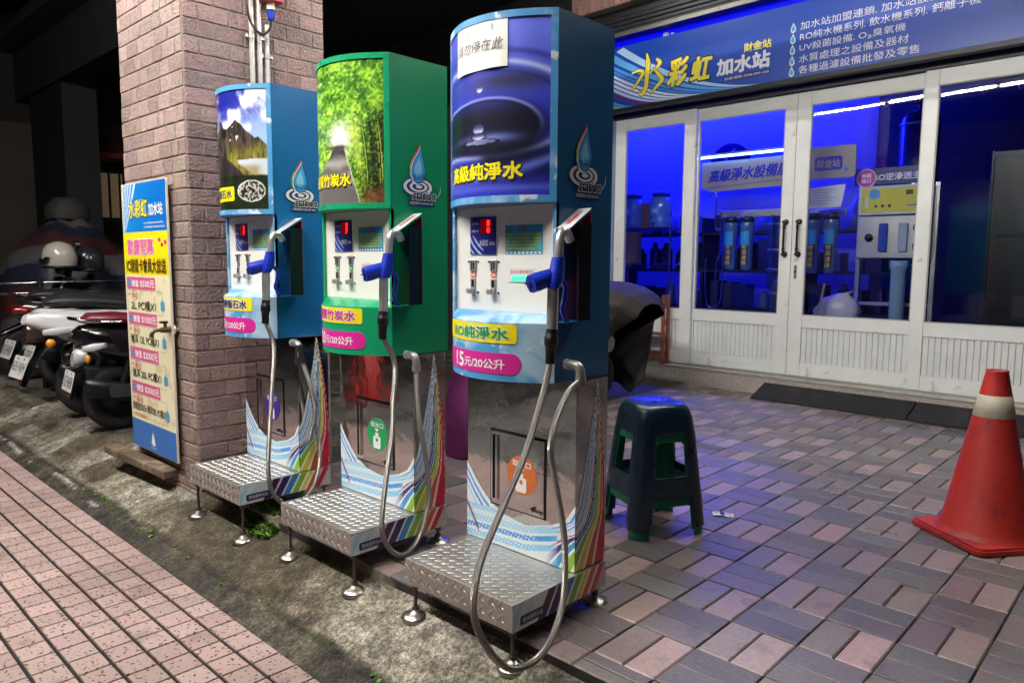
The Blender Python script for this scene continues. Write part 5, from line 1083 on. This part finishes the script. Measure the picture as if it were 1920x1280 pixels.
mb = MB(); mb.lathe([(cr(.505), .505), (cr(.506) + .0015, .506), (cr(.591) + .0015, .591), (cr(.592), .592)], n=48); mb.build('reflective_band', mat('band_cream', 'bdb8a2', .5, var=(20, .08)), r)
r = empty('paper_ticket', (-1.467, 2.925, .003), 'small printed paper ticket lying on the paving by the stool', 'ticket', rz=R(32)); mb = MB(); mb.surf(8, 4, lambda u, v: (-.045 + .09 * u, -.025 + .05 * v, .002 + .003 * math.sin(u * 5))); mb.build('sheet', mat('white_paper', 'efefe8'), r)
mb = MB(); mb.use(M_navy); g = lambda d: (lambda u, v: (u, v, .0035 + d + .003 * math.sin((u + .045) / .09 * 5)))
for k in range(3): flat(mb, [(-.04 + .026 * k, -.02), (-.02 + .026 * k, -.02), (-.02 + .026 * k, .018), (-.04 + .026 * k, .018)][:4] if k == 1 else [(-.042 + .027 * k, .0), (-.022 + .027 * k, .0), (-.022 + .027 * k, .006), (-.042 + .027 * k, .006)], g(.001))
mb.use(M_yellow); flat(mb, [(.025, -.018), (.04, -.018), (.04, .0), (.025, .0)], g(.0012)); mb.build('print', None, r)

# ------------------------------------------------------------------ behind the dispensers
M_cover = mat('grey_cover_cloth', '282623', .7, var=(3, .15), bump=(9, .3, .03))
mb = MB(); sx_ = [-1.0, -.85, -.5, -.1, .25, .50, .68, .80, .88]; sh = [.62, .84, .95, 1.0, .985, .965, .935, .88, .80]; sw_ = [.10, .27, .34, .36, .36, .38, .40, .32, .20]; se = [.4, .26, .16, .12, .08, .08, .12, .22, .42]
def cov(u, v):
    x = np.interp(u, np.linspace(0, 1, 9), sx_); h = np.interp(u, np.linspace(0, 1, 9), sh); w = np.interp(u, np.linspace(0, 1, 9), sw_); e = np.interp(u, np.linspace(0, 1, 9), se) + .03 * math.sin(u * 37)
    a = abs(v - .5) * 2; s_ = 1 if v > .5 else -1; k = [0, .30, .42, .8, 1.]                       # crown, shoulder, upper side, hem
    y = s_ * w * np.interp(a, k, [0, .55, .95, 1.02, .86]); z = np.interp(a, k, [h, h - .015, h - .09, e + (h - e) * .32, e])
    side = max(0, (a - .42) / .58); f = side * (.055 * abs(math.sin(u * 15 + a * 4 * s_)) + .03 * abs(math.sin(u * 31 - a * 7))) + .05 * max(0, 1 - abs((u - .78) - .30 * side) * 9) * side
    n = noise.noise((x * 5, y * 5, z * 5)) * .012
    return (x - (.50 * side * max(0, u - .72) / .28), y - s_ * f + n * 0, z + n + .012 * math.sin(u * 23) * (1 - side) * a)
mb.surf(110, 56, cov); r = empty('covered_scooter', (-3.885, 4.72, 0), 'parked scooter under a grey cloth cover behind the nearest dispenser', 'covered scooter'); cv = mb.build('cover', M_cover, r, recalc=True); q_ = cv.modifiers.new('thickness', 'SOLIDIFY'); q_.thickness = .004
mb = MB(); mb.loft([((-.8, 0, .5), (0, .1, 0), (0, 0, .1)), ((-.2, 0, .55), (0, .14, 0), (0, 0, .2)), ((.35, 0, .5), (0, .1, 0), (0, 0, .2)), ((.5, 0, .6), (0, .08, 0), (0, 0, .2))], 14); mb.build('body', mat('scooter_black', '0c0d10', .14, coat=.7, var=(6, .2)), r)
for x in (.30, -.75): mb = MB(); mb.lathe([(.12, -.05), (.20, -.05), (.235, -.02), (.235, .02), (.20, .05), (.12, .05)], (x, 0, .236), 26, 'y'); mb.build('wheel', M_rubber, r)
M_wood = mat('reddish_wood', '7c4230', .5, var=(14, .18), bump=(50, .15)); r = empty('wooden_chair', (-3.80, 6.02, .157), 'small reddish wooden chair on the granite step beside the covered scooter', 'chair')
b = MB(); b.box(-.12, .13, -.055, .055, .27, .292, .004); b.build('seat', M_wood, r)
for x, y in ((-.10, -.042), (-.10, .042)): b = MB(); b.box(x - .017, x + .017, y - .012, y + .012, 0, .269, .003); b.build('leg', M_wood, r)
for y in (-.042, .042): b = MB(); b.box(.105, .135, y - .014, y + .014, 0, .65, .004); b.build('back_post', M_wood, r)
b = MB(); b.box(.11, .128, -.0275, .0275, .52, .63, .003); b.box(.11, .128, -.0275, .0275, .37, .42, .003); b.build('back_rail', M_wood, r)
b = MB(); b.box(-.0825, .1045, -.048, -.038, .07, .11, .002); b.box(-.0825, .1045, .038, .048, .07, .11, .002); b.build('stretcher', M_wood, r)
mb = MB(); mb.loft([((0, 0, 0), (.13, 0, 0), (0, .09, 0)), ((.01, 0, .12), (.16, 0, 0), (0, .11, 0)), ((0, 0, .3), (.14, 0, 0), (0, .10, 0)), ((-.02, 0, .42), (.08, 0, 0), (0, .06, 0)), ((-.02, 0, .50), (.06, 0, 0), (0, .05, 0))], 26)
for i, v in enumerate(mb.v): mb.v[i] = tuple(Vector(v) + .03 * Vector(noise.noise_vector(Vector(v) * 9)))
o = tag(mb.build('purple_bag', mat('purple_cloth', '6a1f5c', .7, var=(9, .2), bump=(25, .3))), 'dark purple cloth bag on the floor between the green and near blue dispensers', 'bag'); o.location = (-3.02, 2.82, 0)

# ------------------------------------------------------------------ weeds
def tufts(name, spots, lab, h=.03):
    b = MB(); b.use(mat('moss_green', '5f8f2f', .7)); ms = [_m['moss_green'], mat('moss_dark', '35551d', .7), mat('moss_yellow', '8fae45', .7)]
    for cx_, cy_, rx, ry, n in spots:
        for _ in range(n):
            a = random.random() * 6.283; q = math.sqrt(random.random()); x, y = cx_ + rx * q * math.cos(a), cy_ + ry * q * math.sin(a); z = gx(x, y) if y < 1.55 else -.012
            b.use(ms[random.choice((0, 0, 0, 1, 1, 2))])
            for _k in range(3):
                t_ = random.random() * 6.283; w = .0035; L = h * random.uniform(.4, 1.1); dx, dy = math.cos(t_), math.sin(t_); px_, py_ = -dy * w, dx * w
                b.add([(x - px_, y - py_, z), (x + px_, y + py_, z), (x + dx * L * .6 + px_ * 1.5, y + dy * L * .6 + py_ * 1.5, z + L * .55), (x + dx * L, y + dy * L, z + L * .7), (x + dx * L * .6 - px_ * 1.5, y + dy * L * .6 - py_ * 1.5, z + L * .55)], [(0, 1, 2, 3, 4)], False)
    tag(b.build(name), lab, kind='stuff')
tufts('moss_patch', [(-2.93, 1.52, .10, .07, 330), (-3.02, 1.60, .08, .06, 120), (-2.84, 1.49, .05, .04, 90)], 'bright green moss growing between the two far dispensers')
random.seed(21)
tufts('gutter_weeds', [(random.uniform(-4.6, -1.5), 1.235 + random.uniform(-.02, .02), random.uniform(.005, .022), .008, random.randint(2, 9)) for _ in range(15)], 'tiny weeds rooted in the crack along the gutter', .009)

# ------------------------------------------------------------------ parked scooters on the left
def scooter(loc, rz, lab, body, seatm, plate, lens, trim=None, light='oval', rack=False, sub=None):
    r = empty('parked_scooter', loc, lab, 'scooter', 'scooters parked in the dark arcade', rz); new = MB
    RW = .238
    def wheel(name, y):
        b = new(); b.lathe([(.155, -.045), (.19, -.052), (.225, -.045), (.238, -.02), (.238, .02), (.225, .045), (.19, .052), (.155, .045)], (0, y, RW), 36, 'x'); w = b.build(name, M_rubber, r)
        b = new(); b.lathe([(.0001, -.04), (.05, -.045), (.06, -.02), (.14, -.02), (.156, -.046), (.158, .0), (.156, .046), (.14, .02), (.06, .02), (.05, .045), (.0001, .04)], (0, y, RW), 24, 'x'); b.build('rim', mat('dark_rim', '2a2b2e', .35, .7), w)
    wheel('rear_wheel', 0); wheel('front_wheel', 1.24)
    b = new(); b.loft([((0, -.40, .70), (.05, 0, 0), (0, .01, .03)), ((0, -.33, .70), (.10, 0, 0), (0, .02, .07)), ((0, -.15, .66), (.155, 0, 0), (0, 0, .12)), ((0, .12, .61), (.175, 0, 0), (0, 0, .155)), ((0, .38, .57), (.16, 0, 0), (0, 0, .19)), ((0, .56, .52), (.11, 0, 0), (0, 0, .20)), ((0, .66, .42), (.09, 0, 0), (0, 0, .14))], 26, 2.6)
    b.build('rear_body', body, r)
    if trim:
        b = new()
        for s_ in (-1, 1): b.loft([((s_ * .09, -.34, .735), (.012, 0, 0), (0, 0, .03)), ((s_ * .145, -.15, .70), (.016, 0, 0), (0, 0, .045)), ((s_ * .168, .12, .64), (.016, 0, 0), (0, 0, .04)), ((s_ * .165, .36, .56), (.012, 0, 0), (0, 0, .02))], 10)
        b.build('side_trim', trim, r)
    b = new(); b.loft([((0, -.30, .80), (.06, 0, 0), (0, 0, .015)), ((0, -.22, .815), (.11, 0, 0), (0, 0, .04)), ((0, -.02, .81), (.14, 0, 0), (0, 0, .05)), ((0, .16, .79), (.145, 0, 0), (0, 0, .045)), ((0, .38, .785), (.12, 0, 0), (0, 0, .04)), ((0, .56, .77), (.07, 0, 0), (0, 0, .03)), ((0, .62, .76), (.03, 0, 0), (0, 0, .01))], 22, 2.3); b.build('seat', seatm, r)
    b = new(); b.tube(spline([(-.13, .0, .79), (-.145, -.2, .80), (-.12, -.36, .815), (0, -.41, .82), (.12, -.36, .815), (.145, -.2, .80), (.13, 0, .79)], 6), .011, 10); b.build('grab_rail', mat('rail_dark', '3a3c40', .25, .8) if not rack else M_chrome, r)
    if rack:
        for s_ in (-1, 1): b = new(); b.tube(spline([(s_ * .10, -.25, .66), (s_ * .13, -.42, .62), (s_ * .12, -.46, .54), (s_ * .09, -.42, .48), (s_ * .11, -.28, .52)], 6), .008, 8); b.build('guard_bar', M_glossblk, r)
    b = new()
    if light == 'oval': b.loft([((0, -.405, .60), (.045, 0, 0), (0, .01, .065)), ((0, -.38, .60), (.055, 0, 0), (0, .0, .075)), ((0, -.30, .60), (.05, 0, 0), (0, 0, .07))], 18)
    elif light == 'wide':
        b.loft([((0, -.42, .70), (.09, 0, 0), (0, .0, .022)), ((0, -.36, .695), (.13, 0, 0), (0, 0, .04)), ((0, -.26, .68), (.14, 0, 0), (0, 0, .045))], 16)
    else: b.loft([((0, -.40, .53), (.07, 0, 0), (0, .01, .05)), ((0, -.37, .54), (.085, 0, 0), (0, 0, .06)), ((0, -.27, .56), (.08, 0, 0), (0, 0, .06))], 16)
    b.build('tail_light', lens, r)
    for s_ in (-1, 1):
        b = new(); b.loft([((s_ * .13, -.32, .615), (.012, -.02, 0), (0, 0, .02)), ((s_ * .155, -.24, .62), (.014, -.02, 0), (0, 0, .03)), ((s_ * .165, -.12, .635), (.01, -.02, 0), (0, 0, .018))], 12); b.build('indicator', mat('clear_lens', 'b9bcc0', .12, coat=.6), r)
    b = new(); b.loft([((0, -.24, .58), (.085, 0, 0), (0, .03, .02)), ((0, -.33, .46), (.075, 0, 0), (0, .02, .015)), ((0, -.39, .36), (.085, 0, 0), (0, .012, .01)), ((0, -.43, .26), (.07, 0, 0), (0, .008, .008))], 14); b.build('rear_mudguard', M_dark, r)
    b = new(); b.lathe([(.0001, .012), (.02, .01), (.026, 0)], (0, -.445, .305), 16, 'y')
    b.lathe([(.0001, -.012), (.02, -.01), (.026, 0)], (0, -.445, .295), 16, 'y'); b.build('reflector', mat('red_reflector', '9a2418', .2, coat=.5), r)
    b = new(); b.lathe([(.0001, .02), (.02, .018), (.03, .0)], (.16, -.30, .545), 16, 'x'); b.build('side_reflector', mat('amber_lens', 'd98a18', .25, coat=.5), r)
    # number plate
    P0 = Vector((0, -.445, .385)); un = Vector((1, 0, 0)); vn = Vector((0, .36, .933)); nn = Vector((0, -.933, .36)); f = lambda d: (lambda u, v: tuple(P0 + un * u + vn * v + nn * d))
    b = new(); b.use(mat('plate_white', 'd9dad6', .35)); pl_ = rrect(-.13, .13, -.075, .075, .008, 2); b.add([f(.0)(*p) for p in pl_] + [f(.004)(*p) for p in pl_], [tuple(range(len(pl_)))[::-1], tuple(range(len(pl_), 2 * len(pl_)))] + [(i, (i + 1) % len(pl_), len(pl_) + (i + 1) % len(pl_), len(pl_) + i) for i in range(len(pl_))], False); np_ = b.build('number_plate', None, r)
    b = new(); b.use(M_black_ink); b.text(plate, (-.118, .118, -.05, .035), f(.0055), .0)
    for s_ in (-1, 1): flat(b, ell(s_ * .06, .056, .012, .009, 10), f(.0055))
    b.build('lettering', None, np_)
    # running gear
    b = new(); b.loft([((-.10, -.10, .28), (.04, 0, 0), (0, 0, .09)), ((-.11, .15, .29), (.05, 0, 0), (0, 0, .11)), ((-.11, .45, .33), (.05, 0, 0), (0, 0, .10)), ((-.09, .58, .36), (.04, 0, 0), (0, 0, .07))], 16); b.build('engine_case', mat('engine_grey', '3c3e42', .45, .6), r)
    b = new(); b.loft([((.13, .38, .22), (.02, 0, 0), (0, 0, .02)), ((.135, .22, .25), (.045, 0, 0), (0, 0, .05)), ((.14, -.05, .30), (.055, 0, 0), (0, -.01, .075)), ((.14, -.22, .34), (.05, 0, 0), (0, -.01, .07)), ((.14, -.25, .345), (.03, 0, 0), (0, 0, .045))], 18); b.build('muffler', mat('muffler_dark', '242528', .35, .7), r)
    b = new(); b.prism(rrect(-.11, .26, .245, .33, .03, 4), .185, .20, 'x') ; b.v = [(v[0], v[1], v[2] + .02) for v in b.v]
    for q in (-.02, .12): b.cyl((.2, q, .315), (.206, q, .315), .013, n=12)
    b.build('heat_shield', mat('shield_grey', '4a4c50', .4, .6), r)
    for s_ in (-.12, .12): b = new(); b.cyl((s_, -.03, .27), (s_ * .95, .06, .56), .022, n=12); b.build('shock_absorber', M_dark, r)
    b = new(); b.loft([((0, .58, .30), (.15, 0, 0), (0, 0, .03)), ((0, .75, .295), (.17, 0, 0), (0, 0, .025)), ((0, .95, .31), (.16, 0, 0), (0, 0, .04))], 16); b.build('floorboard', M_dark, r)
    b = new(); b.loft([((0, .97, .33), (.15, 0, 0), (0, .03, 0)), ((0, 1.02, .55), (.20, 0, 0), (0, .04, 0)), ((0, .99, .78), (.19, 0, 0), (0, .05, 0)), ((0, .95, .94), (.12, 0, 0), (0, .05, 0))], 18); b.build('leg_shield', body, r)
    b = new(); b.loft([((0, .93, .95), (.09, 0, 0), (0, .06, .02)), ((0, .93, 1.01), (.15, 0, 0), (0, .07, .02)), ((0, .95, 1.07), (.08, 0, 0), (0, .05, .01))], 16); b.build('headset', body, r)
    b = new(); b.tube(spline([(-.34, .83, 1.02), (-.2, .90, 1.04), (0, .94, 1.04), (.2, .90, 1.04), (.34, .83, 1.02)], 6), .012, 10); b.build('handlebar', M_dark, r)
    for s_ in (-1, 1):
        b = new(); b.tube(spline([(s_ * .22, .90, 1.05), (s_ * .27, .88, 1.13), (s_ * .33, .88, 1.19)], 5), .006, 8); b.loft([((s_ * .36, .87, 1.23), (.065, 0, 0), (0, .0, .04)), ((s_ * .36, .90, 1.23), (.055, 0, 0), (0, 0, .034))], 16); b.build('mirror', M_dark, r)
    b = new(); b.loft([((0, 1.02, .40), (.06, 0, 0), (0, 0, .04)), ((0, 1.14, .50), (.075, 0, 0), (0, 0, .035)), ((0, 1.28, .505), (.075, 0, 0), (0, 0, .03)), ((0, 1.46, .42), (.05, 0, 0), (0, 0, .02))], 14); b.build('front_mudguard', body, r)
    for s_ in (-.07, .07): b = new(); b.cyl((s_, 1.24, .238), (s_, 1.0, .75), .018, n=10); b.build('fork', M_chrome, r)
    b = new(); b.tube([(-.12, .25, .22), (-.19, .12, .02)], .011, 8); b.build('side_stand', M_dark, r)
    return r
SB = mat('scooter_black', '0c0d10', .14, coat=.7, var=(6, .2)); SW = mat('scooter_white', 'd4d5d6', .2, coat=.6, var=(6, .05)); SD = mat('scooter_graphite', '202226', .2, coat=.5); seatd = mat('dark_seat', '141416', .55, var=(20, .2))
clear = mat('clear_lens', 'b9bcc0', .12, coat=.6); redl = mat('red_lens', '7c0f14', .12, coat=.7)
sa_ = scooter((-5.13, 1.68, 0.0), R(-4), 'black scooter with a maroon seat parked nearest the promotion board', SB, mat('maroon_seat', '5a1424', .4, var=(18, .15)), 'NCP·8690', clear, light='low', rack=True)
sa_.scale = (.92, .92, .9)
for o in sa_.children:
    if 'wheel' in o.name or o.name.startswith(('muffler', 'heat', 'engine')): continue
    for ob in (o,) + tuple(o.children):
        for v in ob.data.vertices:
            if v.co.y < -.1: v.co.y = -.1 + (v.co.y + .1) * .62
scooter((-5.72, 1.70, 0.005), R(3), 'white scooter with an oval tail light next to the black one', SW, seatd, '835·NJH', mat('smoked_lens', '3b2a2a', .15, coat=.6), light='oval')
scooter((-6.38, 1.92, .005), R(-3), 'red tailed scooter with white side trim, third from the promotion board', redl if False else SD, seatd, '637·PLT', redl, trim=SW, light='wide')
scooter((-6.92, 1.90, .005), R(2), 'graphite scooter at the left edge, fourth from the promotion board', SD, seatd, '810·HNV', redl, light='wide')
scooter((-7.75, 3.05, .005), R(176), 'dark scooter facing the street in the gloom behind the others, a helmet on its bars', SB, seatd, '512·KTE', redl, light='wide')
for loc, m_, lab in (((-7.55, 2.03, 1.13), mat('helmet_pale', 'a9a59c', .2, coat=.6), 'pale open face helmet resting on the bars of the rearmost scooter'), ((-7.75, 2.32, 1.10), mat('helmet_dark', '26282e', .2, coat=.6), 'dark helmet beside the pale one in the gloom')):
    r = empty('helmet', loc, lab, 'helmet', 'helmets left on the scooters'); mb = MB(); mb.lathe([(.125, -.10), (.138, -.06), (.142, .0), (.13, .06), (.10, .105), (.05, .13), (.0001, .138)], n=30); mb.build('shell', m_, r); mb = MB(); mb.lathe([(.126, -.10), (.141, -.105), (.141, -.085), (.126, -.08)], n=30); mb.loft([((.0, -.14, -.03), (.10, 0, 0), (0, .01, .03)), ((0, -.12, -.03), (.12, 0, 0), (0, .02, .035))], 14); mb.build('trim', M_dark, r)
r = empty('metal_rail', (-7.22, 1.3, 0), 'low two bar metal rail crossing behind the parked scooters', 'rail')
for z in (.90, .815): mb = MB(); mb.cyl((0, .05, z), (0, 2.2, z + .03), .013, n=10); mb.build('bar', M_chrome, r)
for y in (.48, 1.9): mb = MB(); mb.cyl((0.0, y, 0), (0, y, .93), .025, n=12); mb.build('post', M_dark, r)
# striped tarpaulin over a heap
def heap(u, v):
    t_ = 2 * math.pi * u; c_, s_ = math.cos(t_), math.sin(t_); rr_ = [1, .97, .9, .72, .45, .2, 0][:]; zz_ = [0, .35, .8, 1.12, 1.34, 1.5, 1.56]
    a = np.interp(v, np.linspace(0, 1, 7), rr_); z = np.interp(v, np.linspace(0, 1, 7), zz_); n = noise.noise((c_ * 1.4, s_ * 1.4, v * 2)) * .12; q = 1 + .05 * math.sin(9 * t_ + 3 * v) * (1 - v)
    return ((.95 * a * q + n * a) * c_, (.78 * a * q + n * a) * s_, z + n * .8 * v * (1 - .3 * v))
def stripe(U, V):
    k = np.floor((V * 9 + .25 * np.sin(U * 20)) % 3); c = [np.full_like(U, .5) for _ in range(3)]
    for i_, h in enumerate(([.09, .10, .18], [.28, .27, .29], [.22, .09, .11])): c = mixc(c, h, (k == i_) * 1.)
    return c
mb = MB(); mb.surf(80, 90, heap, None, stripe); o = tag(mb.build('tarpaulin_heap', mat('striped_tarpaulin', rough=.55, attr=True, bump=(6, .4, .05)), recalc=True), 'heap covered by a red, white and blue striped tarpaulin in the dark arcade', 'tarpaulin'); o.location = (-8.75, 2.45, 0)
mb = MB(); mb.loft([((0, 0, 0), (.2, 0, 0), (0, .2, 0)), ((0, 0, .12), (.22, 0, 0), (0, .2, 0)), ((0, 0, .22), (.12, 0, 0), (0, .12, 0))], 20); o = tag(mb.build('cloth_bundle', M_cover, recalc=True), 'grey cloth bundle on top of the striped tarpaulin', 'bundle'); o.location = (-8.75, 2.45, 1.52)

# far left: building seen through the arcade
r = empty('dim_building', (-12.4, 3.3, 0), 'dim building at the far end of the arcade with a red awning', 'building')
mb = MB(); mb.box(-.3, 0, -3.5, 2.5, -.2, 4.5); mb.build('wall', mat('far_wall', '2c2926', .8, var=(1.2, .3)), r)
mb = MB(); mb.box(.01, .12, -2.2, .0, 0, 3.0); mb.build('panel_wall', mat('far_panel', '4e463d', .8, var=(2, .2)), r)
mb = MB(); mb.box(.5, 1.9, -.35, .05, 0, 4.4); mb.build('pillar', mat('far_pillar', '16181f', .7), r)
mb = MB(); mb.prism([(.0, 2.95), (.9, 2.62), (.9, 2.55), (.0, 2.6)], .25, 1.3, 'y'); mb.v = [(v[0], v[1], v[2]) for v in mb.v]; mb.build('awning', mat('awning_red', '7a3026', .7), r)
mb = MB(); mb.box(.005, .03, .42, .95, 1.75, 2.42); mb.build('lit_window', mat('lit_shop_window', 'c9b08a', .5, emit=('b99f78', .10)), r)
mb = MB()
for k in range(4): mb.box(.031, .05, .44 + k * .15, .47 + k * .15, 1.7, 2.45)
mb.build('window_bars', mat('far_bars', '2a2623', .6), r)
# across the street (mirrored in the steel fronts)
mb = MB(); mb.box(-16, 4, -8.8, -8.6, -.3, 4.5); tag(mb.build('opposite_wall', mat('opposite_brown', '54473d', .8, var=(.8, .3), wear=('8a6a48', 1.1, .58, .1))), 'brown wall on the far side of the street', 'wall')
r = empty('traffic_cone', (-6.1, -.92, -.29), 'red traffic cone in the roadway that shows mirrored in the green dispenser', 'traffic cone')
mb = MB(); mb.prism(rrect(-.2, .2, -.2, .2, .03, 4), 0, .03); mb.build('base', M_cone, r); mb = MB(); mb.lathe([(.175, .0305), (.166, .06), (.04, .71), (.03, .71)], n=32); mb.build('body', M_cone, r)
# fittings that light the back of the arcade
mb = MB(); mb.box(-4.65, 1.2, 2.3, 3.62, 3.12, 3.16)
for k in range(10): mb.box(-4.65 + k * .6, -4.64 + k * .6, 2.3, 3.62, 3.112, 3.1195)
tag(mb.build('hung_ceiling', mat('hung_panel', 'b4b4b2', .6, var=(2, .06))), kind='structure')
M_tube3 = mat('lit_tube_arcade', 'ffffff', .5, emit=('fff9f0', ARCADE))
for x0, y0 in ((-4.15, 2.76), (-3.07, 2.77), (-1.97, 2.78), (-2.2, 3.4), (-1.1, 3.42)):
    r = empty('tube_light', (x0, y0, 3.0), 'fluorescent tube fixture under the hung ceiling between dispensers and shop', 'tube light', 'fluorescent tubes under the hung ceiling')
    mb = MB(); mb.box(0, 1.04, -.03, .03, .025, .09, .004); mb.build('housing', M_white, r); mb = MB(); mb.cyl((.01, 0, .0), (1.03, 0, .0), .014, n=12); mb.build('tube', M_tube3, r)
r = empty('tube_light', (-4.5, 4.75, 3.84), 'single unseen fluorescent tube added before the brick lintel to brighten it', 'tube light')  # extra tube out of view, put in to brighten the lintel
mb = MB(); mb.box(0, 1.04, -.03, .03, .025, .09, .004); mb.build('housing', M_white, r); mb = MB(); mb.cyl((.01, 0, .0), (1.03, 0, .0), .014, n=12); mb.build('tube', mat('added_lintel_tube', 'ffffff', .5, emit=('fff9f0', 70.)), r)
for x, w, y in ((-5.0, 3.4, 8.15), (-2.1, .9, 8.25)):  # housings made up for the unseen blue fill lights
    mb = MB(); mb.box(-w / 2, w / 2, -.05, .05, .012, .07, .005); o = tag(mb.build('fill_housing', M_white), 'long housing added over the blue fill light by the rear wall' if w > 1 else 'short housing added over the blue fill light in the right rear corner', 'light batten'); o.location = (x, y, 3.28)
